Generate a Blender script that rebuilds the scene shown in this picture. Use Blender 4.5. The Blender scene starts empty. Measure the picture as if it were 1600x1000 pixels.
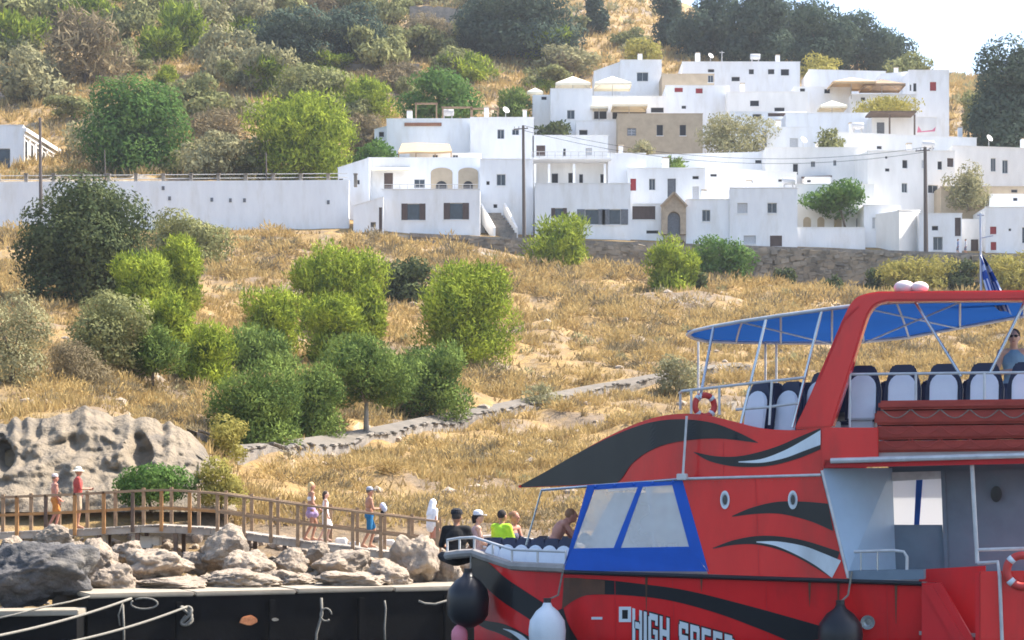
import bpy, bmesh, math, random
import numpy as np
from mathutils import Vector, Matrix
random.seed(7); rng = np.random.default_rng(7)
R = math.radians
SC = bpy.context.scene
COL = SC.collection
# ------------------------------------------------------------------ camera, sky, sun, exposure
F, HY, CZ = 3000.0, 770.0, 3.5            # focal length in photo pixels, horizon row, eye height above the bay
cam = bpy.data.objects.new('camera', bpy.data.cameras.new('camera')); COL.objects.link(cam)
cam.location = (0, 0, CZ); cam.rotation_euler = (R(90), 0, 0)
cam.data.sensor_width = 36; cam.data.lens = 36 * F / 1600; cam.data.shift_y = (HY - 500) / 1600
cam.data.clip_start = .5; cam.data.clip_end = 8000
SC.camera = cam
SUN_AZ, SUN_EL = 72.0, 52.0               # azimuth from +Y (view direction) towards +X, elevation
w = bpy.data.worlds.new('World'); SC.world = w; w.use_nodes = True
nt = w.node_tree; nt.nodes.clear()
sky = nt.nodes.new('ShaderNodeTexSky'); sky.sky_type = 'NISHITA'; sky.sun_disc = False
sky.sun_elevation = R(SUN_EL); sky.sun_rotation = R(SUN_AZ); sky.air_density = 1.0; sky.dust_density = 2.2; sky.ozone_density = 1.6
bg = nt.nodes.new('ShaderNodeBackground'); bg.inputs[1].default_value = .15
wo = nt.nodes.new('ShaderNodeOutputWorld')
nt.links.new(sky.outputs[0], bg.inputs[0]); nt.links.new(bg.outputs[0], wo.inputs[0])
sd = bpy.data.lights.new('sun', 'SUN'); sd.energy = 4.6; sd.angle = R(.55); sd.color = (1.0, .93, .82)
sun = bpy.data.objects.new('sun', sd); COL.objects.link(sun)
sv = Vector((math.sin(R(SUN_AZ)) * math.cos(R(SUN_EL)), math.cos(R(SUN_AZ)) * math.cos(R(SUN_EL)), math.sin(R(SUN_EL))))
sun.rotation_euler = sv.to_track_quat('Z', 'Y').to_euler()
vs = SC.view_settings; vs.view_transform = 'Standard'; vs.look = 'None'; vs.gamma = 1; vs.exposure = 1.38
SC.render.engine = 'CYCLES'
SC.cycles.use_denoising = True; SC.cycles.max_bounces = 6; SC.cycles.transparent_max_bounces = 8
SC.cycles.sample_clamp_indirect = 6; SC.cycles.filter_width = 1.7
# ------------------------------------------------------------------ helpers
def P(px, py, Y): return Vector(((px - 800) / F * Y, Y, CZ + (HY - py) / F * Y))
def lerp(a, b, t): return a + (b - a) * t
ORG = {}
def mkmesh(name, v, f, mats, mi=None, smooth=False):
    me = bpy.data.meshes.new(name)
    me.from_pydata(v, [], f)
    for m in mats: me.materials.append(m)
    if mi is not None: me.polygons.foreach_set('material_index', mi)
    if smooth: me.polygons.foreach_set('use_smooth', [True] * len(me.polygons))
    me.update()
    return me
def npmesh(name, V, Fq, mats, mi=None, smooth=False):
    """V (n,3), Fq (m,3 or 4) arrays"""
    me = bpy.data.meshes.new(name); k = Fq.shape[1]; m = len(Fq)
    me.vertices.add(len(V)); me.vertices.foreach_set('co', V.astype(np.float32).ravel())
    me.loops.add(m * k); me.loops.foreach_set('vertex_index', Fq.astype(np.int32).ravel())
    me.polygons.add(m); me.polygons.foreach_set('loop_start', np.arange(0, m * k, k, dtype=np.int32))
    for a in mats: me.materials.append(a)
    if mi is not None: me.polygons.foreach_set('material_index', np.asarray(mi, dtype=np.int32))
    if smooth: me.polygons.foreach_set('use_smooth', np.ones(m, dtype=bool))
    me.update(calc_edges=True); me.validate()
    return me
def tag(o, label=None, cat=None, group=None, kind=None):
    if label: o['label'] = label
    if cat: o['category'] = cat
    if group: o['group'] = group
    if kind: o['kind'] = kind
    return o
def thing(name, loc, label, cat, group=None):
    o = bpy.data.objects.new(name, None); COL.objects.link(o); o.location = loc; o.empty_display_size = .2
    ORG[o.name] = Vector(loc); return tag(o, label, cat, group)
def link(name, me, parent=None, loc=None):
    o = bpy.data.objects.new(name, me); COL.objects.link(o)
    if parent is not None:
        o.parent = parent; ORG[o.name] = ORG[parent.name]
    else:
        o.location = loc or (0, 0, 0); ORG[o.name] = Vector(loc or (0, 0, 0))
    return o
def clone(o, parent=None):
    c = o.copy(); COL.objects.link(c); c.parent = parent
    for ch in o.children: clone(ch, c)
    return c
class MB:
    def __init__(s): s.v = []; s.f = []; s.m = []
    def add(s, vs_, fs, mi=0):
        n = len(s.v); s.v += [tuple(p) for p in vs_]
        s.f += [tuple(i + n for i in f) for f in fs]; s.m += [mi] * len(fs); return s
    def box(s, c, h, M=None, mi=0):
        c = Vector(c); vv = []
        for x in (-1, 1):
            for y in (-1, 1):
                for z in (-1, 1):
                    p = Vector((x * h[0], y * h[1], z * h[2])); vv.append(c + (M @ p if M else p))
        return s.add(vv, [(0, 1, 3, 2), (4, 6, 7, 5), (0, 4, 5, 1), (2, 3, 7, 6), (0, 2, 6, 4), (1, 5, 7, 3)], mi)
    def bar(s, a, b, w, t, up=(0, 0, 1), mi=0):
        a = Vector(a); b = Vector(b); d = (b - a); L = d.length; d.normalize()
        u = Vector(up); sde = d.cross(u)
        if sde.length < 1e-4: sde = d.cross(Vector((0, 1, 0)))
        sde.normalize(); u = sde.cross(d)
        M = Matrix((d, sde, u)).transposed()
        return s.box((a + b) / 2, (L / 2, w / 2, t / 2), M, mi)
    def tube(s, pts, r, n=8, mi=0, closed=False):
        pts = [Vector(p) for p in pts]; k = len(pts)
        rs = r if isinstance(r, (list, tuple)) else [r] * k
        base = len(s.v); prev = None
        for i, p in enumerate(pts):
            a = pts[(i - 1) % k] if (i or closed) else p; b = pts[(i + 1) % k] if (i < k - 1 or closed) else p
            d = (b - a).normalized()
            if prev is None:
                u = d.cross(Vector((0, 0, 1)))
                if u.length < .05: u = d.cross(Vector((0, 1, 0)))
            else: u = prev - d * prev.dot(d)
            u.normalize(); prev = u; v2 = d.cross(u)
            for j in range(n):
                an = 2 * math.pi * j / n
                s.v.append(tuple(p + (u * math.cos(an) + v2 * math.sin(an)) * rs[i]))
        for i in range(k if closed else k - 1):
            for j in range(n):
                i2 = (i + 1) % k; j2 = (j + 1) % n
                s.f.append((base + i * n + j, base + i * n + j2, base + i2 * n + j2, base + i2 * n + j)); s.m.append(mi)
        if not closed:
            s.f.append(tuple(base + j for j in range(n))[::-1]); s.m.append(mi)
            s.f.append(tuple(base + (k - 1) * n + j for j in range(n))); s.m.append(mi)
        return s
    def prism(s, poly, ext, mi=0):
        n = len(poly); e = Vector(ext); a = [Vector(p) for p in poly]
        s.add(a + [p + e for p in a], [tuple(range(n))[::-1], tuple(range(n, 2 * n))] +
              [(i, (i + 1) % n, (i + 1) % n + n, i + n) for i in range(n)], mi); return s
    def strip(s, A, B, mi=0):
        n = len(A); return s.add(list(A) + list(B), [(i, i + 1, n + i + 1, n + i) for i in range(n - 1)], mi)
    def loft(s, rings, mi=0, cap=True, closed=True):
        n = len(rings[0]); base = len(s.v)
        for r_ in rings: s.v += [tuple(p) for p in r_]
        for i in range(len(rings) - 1):
            for j in range(n if closed else n - 1):
                j2 = (j + 1) % n
                s.f.append((base + i * n + j, base + i * n + j2, base + (i + 1) * n + j2, base + (i + 1) * n + j)); s.m.append(mi)
        if cap:
            s.f.append(tuple(base + j for j in range(n))[::-1]); s.m.append(mi)
            s.f.append(tuple(base + (len(rings) - 1) * n + j for j in range(n))); s.m.append(mi)
        return s
    def lathe(s, c, prof, n=16, M=None, mi=0):
        c = Vector(c); rings = []
        for (r_, z) in prof:
            ring = []
            for j in range(n):
                p = Vector((r_ * math.cos(2 * math.pi * j / n), r_ * math.sin(2 * math.pi * j / n), z))
                ring.append(c + (M @ p if M else p))
            rings.append(ring)
        return s.loft(rings, mi)
    def ell(s, c, r, n=12, k=8, M=None, mi=0):
        rings = []; c = Vector(c)
        for i in range(k + 1):
            th = max(.03, min(math.pi - .03, math.pi * i / k)); ring = []
            for j in range(n):
                p = Vector((r[0] * math.sin(th) * math.cos(2 * math.pi * j / n), r[1] * math.sin(th) * math.sin(2 * math.pi * j / n), -r[2] * math.cos(th)))
                ring.append(c + (M @ p if M else p))
            rings.append(ring)
        return s.loft(rings, mi)
    def build(s, name, mats, parent=None, loc=None, smooth=False, bevel=0, auto=None):
        mats = mats if isinstance(mats, (list, tuple)) else [mats]
        o0 = ORG[parent.name] if parent is not None else Vector(loc or (0, 0, 0))
        v = [(a[0] - o0.x, a[1] - o0.y, a[2] - o0.z) for a in s.v]
        me = mkmesh(name, v, s.f, mats, s.m, smooth)
        if bevel or auto:
            bm = bmesh.new(); bm.from_mesh(me); bmesh.ops.remove_doubles(bm, verts=bm.verts, dist=1e-4)
            bmesh.ops.recalc_face_normals(bm, faces=bm.faces)
            if bevel:
                ed = [e for e in bm.edges if len(e.link_faces) == 2 and e.calc_face_angle(0) > .5]
                bmesh.ops.bevel(bm, geom=ed, offset=bevel, segments=2, affect='EDGES', clamp_overlap=True)
            bm.to_mesh(me); bm.free()
            if auto: me.set_sharp_from_angle(angle=R(auto))
        return link(name, me, parent, loc)
# ------------------------------------------------------------------ materials
def mat(name, c1, c2=None, scale=4., rough=.8, bump=0., bscale=None, metal=0., spec=.4, c3=None, s3=.7, detail=5, coat=0., lo=.35, hi=.65, stretch=None, bdist=.02):
    m = bpy.data.materials.new(name); m.use_nodes = True; t = m.node_tree; N = t.nodes; L = t.links
    b = N['Principled BSDF']; b.inputs['Roughness'].default_value = rough; b.inputs['Metallic'].default_value = metal
    b.inputs['Specular IOR Level'].default_value = spec; b.inputs['Coat Weight'].default_value = coat; b.inputs['Coat Roughness'].default_value = .08
    tc = N.new('ShaderNodeTexCoord'); src = tc.outputs['Object']
    if stretch:
        mp = N.new('ShaderNodeMapping'); mp.inputs['Scale'].default_value = stretch; L.new(src, mp.inputs[0]); src = mp.outputs[0]
    c2 = c2 or tuple(x * .86 for x in c1)
    def nz(sc, lo_, hi_, det=detail):
        n = N.new('ShaderNodeTexNoise'); n.inputs['Scale'].default_value = sc; n.inputs['Detail'].default_value = det; n.inputs['Roughness'].default_value = .62
        L.new(src, n.inputs['Vector']); r = N.new('ShaderNodeMapRange'); r.inputs[1].default_value = lo_; r.inputs[2].default_value = hi_
        L.new(n.outputs[0], r.inputs[0]); return n, r.outputs[0]
    n1, f1 = nz(scale, lo, hi)
    mx = N.new('ShaderNodeMix'); mx.data_type = 'RGBA'; mx.inputs[6].default_value = (*c1, 1); mx.inputs[7].default_value = (*c2, 1); L.new(f1, mx.inputs[0])
    out = mx.outputs[2]
    if c3:
        n3, f3 = nz(s3, .5, .72)
        m3 = N.new('ShaderNodeMix'); m3.data_type = 'RGBA'; L.new(out, m3.inputs[6]); m3.inputs[7].default_value = (*c3, 1); L.new(f3, m3.inputs[0]); out = m3.outputs[2]
    L.new(out, b.inputs['Base Color'])
    if bump:
        nb = N.new('ShaderNodeTexNoise'); nb.inputs['Scale'].default_value = bscale or scale * 3; nb.inputs['Detail'].default_value = 6; nb.inputs['Roughness'].default_value = .65
        L.new(src, nb.inputs['Vector']); bp = N.new('ShaderNodeBump'); bp.inputs['Strength'].default_value = bump; bp.inputs['Distance'].default_value = bdist
        L.new(nb.outputs[0], bp.inputs['Height']); L.new(bp.outputs[0], b.inputs['Normal'])
    return m
def leafmat(name, c1, c2, trans=.35, rough=.7, c3=None):
    m = bpy.data.materials.new(name); m.use_nodes = True; t = m.node_tree; N = t.nodes; L = t.links
    N.clear(); o = N.new('ShaderNodeOutputMaterial'); d = N.new('ShaderNodeBsdfDiffuse'); tr = N.new('ShaderNodeBsdfTranslucent'); ms = N.new('ShaderNodeMixShader')
    g = N.new('ShaderNodeNewGeometry'); mx = N.new('ShaderNodeMix'); mx.data_type = 'RGBA'
    mx.inputs[6].default_value = (*c1, 1); mx.inputs[7].default_value = (*c2, 1)
    tc = N.new('ShaderNodeTexCoord'); nz = N.new('ShaderNodeTexNoise'); nz.inputs['Scale'].default_value = .7; nz.inputs['Detail'].default_value = 2
    L.new(tc.outputs['Object'], nz.inputs['Vector'])
    ad = N.new('ShaderNodeMath'); ad.operation = 'MULTIPLY_ADD'; ad.inputs[1].default_value = .6; L.new(g.outputs['Random Per Island'], ad.inputs[0])
    mr = N.new('ShaderNodeMapRange'); mr.inputs[1].default_value = .35; mr.inputs[2].default_value = .65; mr.inputs[3].default_value = -.1; mr.inputs[4].default_value = .5
    L.new(nz.outputs[0], mr.inputs[0]); L.new(mr.outputs[0], ad.inputs[2]); L.new(ad.outputs[0], mx.inputs[0])
    L.new(mx.outputs[2], d.inputs[0]); L.new(mx.outputs[2], tr.inputs[0]); ms.inputs[0].default_value = trans
    L.new(d.outputs[0], ms.inputs[1]); L.new(tr.outputs[0], ms.inputs[2]); L.new(ms.outputs[0], o.inputs[0])
    return m
def ramp_terrain():
    m = bpy.data.materials.new('dry_hillside'); m.use_nodes = True; t = m.node_tree; N = t.nodes; L = t.links
    b = N['Principled BSDF']; b.inputs['Roughness'].default_value = .95; b.inputs['Specular IOR Level'].default_value = .1
    tc = N.new('ShaderNodeTexCoord')
    def nz(sc, det=6, ro=.65):
        n = N.new('ShaderNodeTexNoise'); n.inputs['Scale'].default_value = sc; n.inputs['Detail'].default_value = det; n.inputs['Roughness'].default_value = ro
        L.new(tc.outputs['Object'], n.inputs['Vector']); return n.outputs[0]
    def mix(fac, a, bb, lo, hi):
        r = N.new('ShaderNodeMapRange'); r.inputs[1].default_value = lo; r.inputs[2].default_value = hi; L.new(fac, r.inputs[0])
        x = N.new('ShaderNodeMix'); x.data_type = 'RGBA'; L.new(r.outputs[0], x.inputs[0])
        for k, c in ((6, a), (7, bb)):
            if isinstance(c, tuple): x.inputs[k].default_value = (*c, 1)
            else: L.new(c, x.inputs[k])
        return x.outputs[2]
    straw = mix(nz(1.1), (.36, .245, .105), (.27, .18, .08), .4, .6)
    soil = mix(nz(.9), (.25, .185, .125), (.16, .125, .09), .4, .6)
    c = mix(nz(.16, 5), straw, soil, .46, .60)
    c = mix(nz(2.6, 3), c, (.16, .125, .085), .58, .72)
    c = mix(nz(.5, 4), c, (.33, .28, .21), .67, .78)
    g = N.new('ShaderNodeNewGeometry'); sx = N.new('ShaderNodeSeparateXYZ'); L.new(g.outputs['True Normal'], sx.inputs[0])
    rock = mix(nz(.6, 7, .7), (.40, .35, .28), (.24, .21, .18), .4, .62)
    r = N.new('ShaderNodeMapRange'); r.inputs[1].default_value = .86; r.inputs[2].default_value = .70; L.new(sx.outputs[2], r.inputs[0])
    x = N.new('ShaderNodeMix'); x.data_type = 'RGBA'; L.new(r.outputs[0], x.inputs[0]); L.new(c, x.inputs[6]); L.new(rock, x.inputs[7])
    L.new(x.outputs[2], b.inputs['Base Color'])
    bp = N.new('ShaderNodeBump'); bp.inputs['Strength'].default_value = .8; bp.inputs['Distance'].default_value = .25
    L.new(nz(2.2, 8, .7), bp.inputs['Height']); L.new(bp.outputs[0], b.inputs['Normal'])
    return m
M = {}
M['white'] = mat('whitewash', (.82, .82, .82), (.76, .76, .77), 1.1, .9, .35, 5, c3=(.70, .685, .66), s3=.9, stretch=(1, 1, .28), bdist=.04)
M['warm_lit_white'] = mat('whitewash_warm_lit', (.82, .795, .76), (.74, .715, .68), 1.1, .9, .35, 5, stretch=(1, 1, .3), bdist=.04)  # warm whitewash; the tint also puts sunlight into some house walls
M['tan'] = mat('sandstone_plaster', (.50, .40, .28), (.42, .33, .23), .9, .9, .4, 4)
M['tanstone'] = mat('carved_sandstone', (.46, .36, .26), (.34, .27, .2), 2.5, .9, .5, 5)
M['stone'] = mat('dry_stone', (.27, .235, .20), (.15, .135, .12), 1.6, .95, .9, 2.5, c3=(.32, .28, .22), s3=.3, bdist=.12)
M['boulder'] = mat('limestone_boulder', (.42, .335, .25), (.28, .225, .175), 2.2, .92, .9, 7, c3=(.17, .145, .12), s3=1.6, bdist=.12)
M['boulder_shade'] = mat('shaded_boulder', (.13, .12, .115), (.06, .06, .062), 2.6, .9, 1., 7, c3=(.22, .195, .16), s3=1.4, bdist=.14)  # darker boulder copy: shade on the big left rock is in its colour
M['cliff'] = mat('cliff_rock', (.27, .215, .15), (.20, .165, .12), .7, .93, .9, 2.5, c3=(.12, .105, .088), s3=.9, bdist=.3)
M['glass'] = mat('dark_glass', (.035, .045, .06), (.02, .025, .035), 2, .15, spec=.6)
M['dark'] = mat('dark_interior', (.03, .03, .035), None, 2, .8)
M['shut'] = mat('brown_shutter', (.10, .065, .055), (.07, .045, .04), 6, .6, stretch=(1, 1, .2))
M['shutg'] = mat('grey_shutter', (.16, .17, .19), (.11, .115, .13), 6, .6)
M['red'] = mat('red_shutter', (.36, .03, .03), (.28, .025, .03), 4, .5)
M['frame'] = mat('window_frame_paint', (.45, .44, .43), None, 5, .6)
M['slat'] = mat('pale_slat', (.55, .55, .56), (.42, .42, .43), 8, .6)
M['wood'] = mat('weathered_timber', (.34, .23, .135), (.23, .15, .09), 3, .75, .3, 14, stretch=(.4, .4, 2))
M['woodo'] = mat('orange_timber', (.42, .215, .075), (.30, .15, .055), 3, .7, .3, 14)
M['woodd'] = mat('dark_timber', (.15, .10, .07), (.09, .06, .045), 3, .75, .3, 14)
M['plank'] = mat('grey_planks', (.40, .355, .30), (.27, .235, .20), 2.2, .85, .4, 9, stretch=(.4, 3, 1))
M['concrete'] = mat('quay_concrete', (.33, .285, .22), (.25, .215, .165), 1.2, .9, .3, 8)
M['shadow_black'] = mat('shadow_black_quay', (.006, .006, .0065), (.003, .003, .0035), .8, .8, .5, 3, spec=.12)  # near-black: shadow on the quay face and ledge base put into the colour
M['rope'] = mat('pale_rope', (.27, .25, .21), (.17, .155, .13), 30, .9, .8, 60)
M['path'] = mat('path_gravel', (.17, .145, .118), (.125, .11, .09), 1.2, .95, .4, 8)
M['bark'] = mat('bark', (.16, .125, .10), (.09, .07, .055), 4, .9, .8, 9, stretch=(1, 1, .3))
M['pole'] = mat('grey_wood_pole', (.13, .105, .095), (.09, .075, .07), 2, .8, stretch=(1, 1, .1))
M['canvas'] = mat('cream_canvas', (.72, .66, .52), (.66, .60, .47), 2, .85)
M['tancanvas'] = mat('tan_canvas', (.58, .40, .22), (.52, .35, .19), 2, .85)
M['steel'] = mat('painted_steel', (.62, .63, .64), (.5, .51, .52), 6, .35, metal=.2)
M['terrain'] = ramp_terrain()
LM = {
 'rubble': leafmat('rubble_stones', (.13, .115, .095), (.36, .30, .23), 0.),
 'pine': leafmat('pine_foliage', (.07, .115, .022), (.40, .46, .06), .28),
 'pine2': leafmat('pine_foliage_deep', (.05, .09, .03), (.23, .30, .075), .24),
 'olive': leafmat('olive_foliage', (.13, .14, .058), (.32, .32, .14), .28),
 'dark': leafmat('dark_evergreen_foliage', (.04, .06, .03), (.13, .15, .065), .25),
 'blue': leafmat('haze_blue_foliage', (.04, .062, .05), (.10, .13, .09), .22),  # distance haze put into the leaf colour as a blue tint
 'dry': leafmat('dry_twigs', (.15, .12, .075), (.29, .235, .135), .22),
 'grey': leafmat('grey_olive_foliage', (.20, .195, .11), (.38, .35, .19), .3),
 'yel': leafmat('yellowing_foliage', (.25, .23, .06), (.38, .33, .10), .35),
 'green': leafmat('fresh_green_foliage', (.06, .13, .035), (.14, .22, .06), .35),
 'bluecloth': leafmat('blue_canopy_cloth', (.014, .07, .26), (.012, .058, .21), .32),
 'sail': leafmat('white_translucent_sheet', (.8, .8, .8), (.78, .78, .8), .7),
 'straw': leafmat('straw', (.35, .245, .10), (.50, .37, .165), .3),
 'straw2': leafmat('brown_straw', (.24, .17, .085), (.38, .275, .13), .26),
}
# ------------------------------------------------------------------ terrain
def _h(ix, iy, s):
    h = (ix.astype(np.int64) * 374761393 + iy.astype(np.int64) * 668265263 + s * 974634777) & 0xffffffff
    h = ((h ^ (h >> 13)) * 1274126177) & 0xffffffff
    return ((h ^ (h >> 16)) & 0xffff) / 65535.0
def vn(x, y, s=0):
    x = np.asarray(x, float); y = np.asarray(y, float); ix = np.floor(x); iy = np.floor(y); fx = x - ix; fy = y - iy
    fx = fx * fx * (3 - 2 * fx); fy = fy * fy * (3 - 2 * fy)
    a = _h(ix, iy, s); b = _h(ix + 1, iy, s); c = _h(ix, iy + 1, s); d = _h(ix + 1, iy + 1, s)
    return (a + (b - a) * fx) * (1 - fy) + (c + (d - c) * fx) * fy - .5
def fbm(x, y, s=0, o=4):
    r = 0; a = 1.
    for i in range(o): r = r + a * vn(x, y, s + i); x = x * 2.03; y = y * 2.03; a *= .5
    return r
TC = np.array([-900, -300, 0, 150, 300, 380, 560, 700, 900, 1200, 1500, 1900, 2600], float)
TR = [  # (depth in metres, photo row of the ground there for each column)
 (62, [785, 785, 785, 785, 785, 792, 803, 815, 825, 825, 825, 825, 825]),
 (67, [700, 665, 648, 640, 700, 744, 772, 786, 800, 800, 800, 800, 800]),
 (75, [640, 632, 625, 622, 670, 714, 736, 750, 765, 770, 770, 770, 770]),
 (85, [610, 600, 600, 600, 640, 678, 700, 712, 730, 735, 735, 735, 735]),
 (100, [570, 560, 560, 560, 590, 616, 643, 660, 682, 690, 690, 690, 690]),
 (120, [520, 510, 510, 510, 522, 547, 570, 582, 600, 610, 610, 610, 610]),
 (145, [470, 460, 460, 460, 465, 476, 488, 496, 512, 530, 540, 540, 540]),
 (170, [425, 420, 420, 420, 420, 422, 428, 434, 450, 470, 490, 490, 490]),
 (194, [372, 370, 370, 368, 365, 365, 367, 384, 414, 448, 468, 480, 480]),
 (198.9, [366, 366, 364, 363, 362, 362, 365, 382, 409, 443, 463, 478, 478]),
 (199.5, [360, 360, 360, 360, 360, 360, 362, 368, 376, 389, 400, 407, 412]),
 (202.4, [358, 358, 358, 358, 358, 358, 356, 364, 370, 382, 392, 400, 404]),
 (204, [282, 282, 282, 282, 282, 284, 350, 362, 368, 380, 390, 398, 400]),
 (220, [272, 268, 264, 260, 258, 256, 290, 320, 330, 340, 350, 365, 380]),
 (250, [196, 190, 184, 178, 176, 176, 190, 225, 262, 275, 290, 310, 330]),
 (280, [130, 122, 118, 114, 114, 114, 122, 140, 168, 192, 212, 250, 290]),
 (310, [75, 66, 62, 60, 60, 62, 68, 88, 108, 124, 145, 205, 260]),
 (350, [20, 12, 8, 6, 4, 4, 14, 28, 44, 80, 128, 190, 250]),
 (400, [-40, -44, -44, -40, -40, -38, -36, -34, -30, 48, 122, 186, 246]),
 (460, [-70, -74, -74, -70, -66, -62, -60, -58, -50, 46, 128, 195, 256]),
 (520, [-30, -40, -40, -40, -36, -30, -20, 10, 60, 110, 160, 220, 280])]
_rows = [(40, None, -3.5), (49, None, -.6), (51.5, None, .75), (56, None, 1.15), (59, None, 1.85)]
TY = np.array([a[0] for a in _rows] + [a[0] for a in TR], float)
TZ = np.array([[a[2]] * len(TC) for a in _rows] + [[CZ + (HY - y) / F * a[0] for y in a[1]] for a in TR])
PATHPX = [(300, 727, 80.5), (360, 722, 82), (450, 707, 85.5), (560, 690, 90), (660, 669, 95), (760, 648, 101), (840, 633, 105.5), (930, 613, 111), (1040, 593, 117), (1180, 570, 124)]
def zt(px, Y, nz=True):
    px = np.asarray(px, float); Y0_ = Y = np.asarray(Y, float)
    se = np.maximum(48.5, 50.2 / np.maximum(.2, 1 - .445 * (px - 800) / 3000) + 2.5); se = np.minimum(se, 60.5)
    Y = np.where(Y < 62, 62 - (62 - Y) * 13 / (62 - se), Y)
    i = np.clip(np.searchsorted(TY, Y) - 1, 0, len(TY) - 2); j = np.clip(np.searchsorted(TC, px) - 1, 0, len(TC) - 2)
    ty = np.clip((Y - TY[i]) / (TY[i + 1] - TY[i]), 0, 1); tx = np.clip((px - TC[j]) / (TC[j + 1] - TC[j]), 0, 1); tx = tx * tx * (3 - 2 * tx)
    z = (TZ[i, j] * (1 - tx) + TZ[i, j + 1] * tx) * (1 - ty) + (TZ[i + 1, j] * (1 - tx) + TZ[i + 1, j + 1] * tx) * ty
    if nz:
        Y = Y0_; X = (px - 800) / F * Y
        a = np.clip((Y - 56) / 20, .15, 1) * np.where((Y > 192) & (Y < 206), .15, 1.)
        z = z + a * (fbm(X * .12, Y * .12, 3, 3) * 1.0 + fbm(X * .33, Y * .33, 19, 2) * .75 + fbm(X * .9, Y * .9, 9, 3) * .3)
    return z
def ztw(X, Y, nz=True): return zt(800 + F * np.asarray(X) / np.asarray(Y), Y, nz)
def ground(px, py, y0=58., y1=470.):
    """the point of the hillside seen at a photo pixel"""
    Ys = np.arange(y0, y1, .25); z = zt(np.full_like(Ys, px), Ys); ray = CZ + (HY - py) / F * Ys
    k = np.nonzero(z >= ray)[0]; Y = Ys[k[0]] if len(k) else y1
    return Vector(((px - 800) / F * Y, Y, float(zt(px, Y))))
cols = np.concatenate([np.arange(-900, -60, 40), np.arange(-60, 1660, 9), np.arange(1660, 2600, 40)]).astype(float)
rows = np.concatenate([np.arange(40, 58, 1.5), np.arange(58, 70, .3), np.arange(70, 192, .85), np.arange(192, 206, .35), np.arange(206, 521, 2.2)])
PX, YY = np.meshgrid(cols, rows); ZZ = zt(PX, YY); XX = (PX - 800) / F * YY
nc, nr = len(cols), len(rows); idx = np.arange(nc * nr).reshape(nr, nc)
Fq = np.stack([idx[:-1, :-1], idx[:-1, 1:], idx[1:, 1:], idx[1:, :-1]], -1).reshape(-1, 4)
tag(link('hillside', npmesh('hillside', np.stack([XX, YY, ZZ], -1).reshape(-1, 3), Fq, [M['terrain']], smooth=True)), kind='structure')
# sea
def water_mat():
    m = mat('harbour_water', (.012, .022, .028), (.008, .016, .02), .3, .06, spec=.5)
    t = m.node_tree; n = t.nodes.new('ShaderNodeTexNoise'); n.inputs['Scale'].default_value = 1.6; n.inputs['Detail'].default_value = 5
    tc = t.nodes.new('ShaderNodeTexCoord'); t.links.new(tc.outputs['Object'], n.inputs['Vector'])
    b = t.nodes.new('ShaderNodeBump'); b.inputs['Strength'].default_value = .5; b.inputs['Distance'].default_value = .15
    t.links.new(n.outputs[0], b.inputs['Height']); t.links.new(b.outputs[0], t.nodes['Principled BSDF'].inputs['Normal']); return m
mb = MB(); S = 1200; mb.add([(-S, -600, -.35), (S, -600, -.35), (S, S, -.35), (-S, S, -.35)], [(0, 1, 2, 3)])
tag(mb.build('sea', water_mat()), kind='structure')
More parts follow.
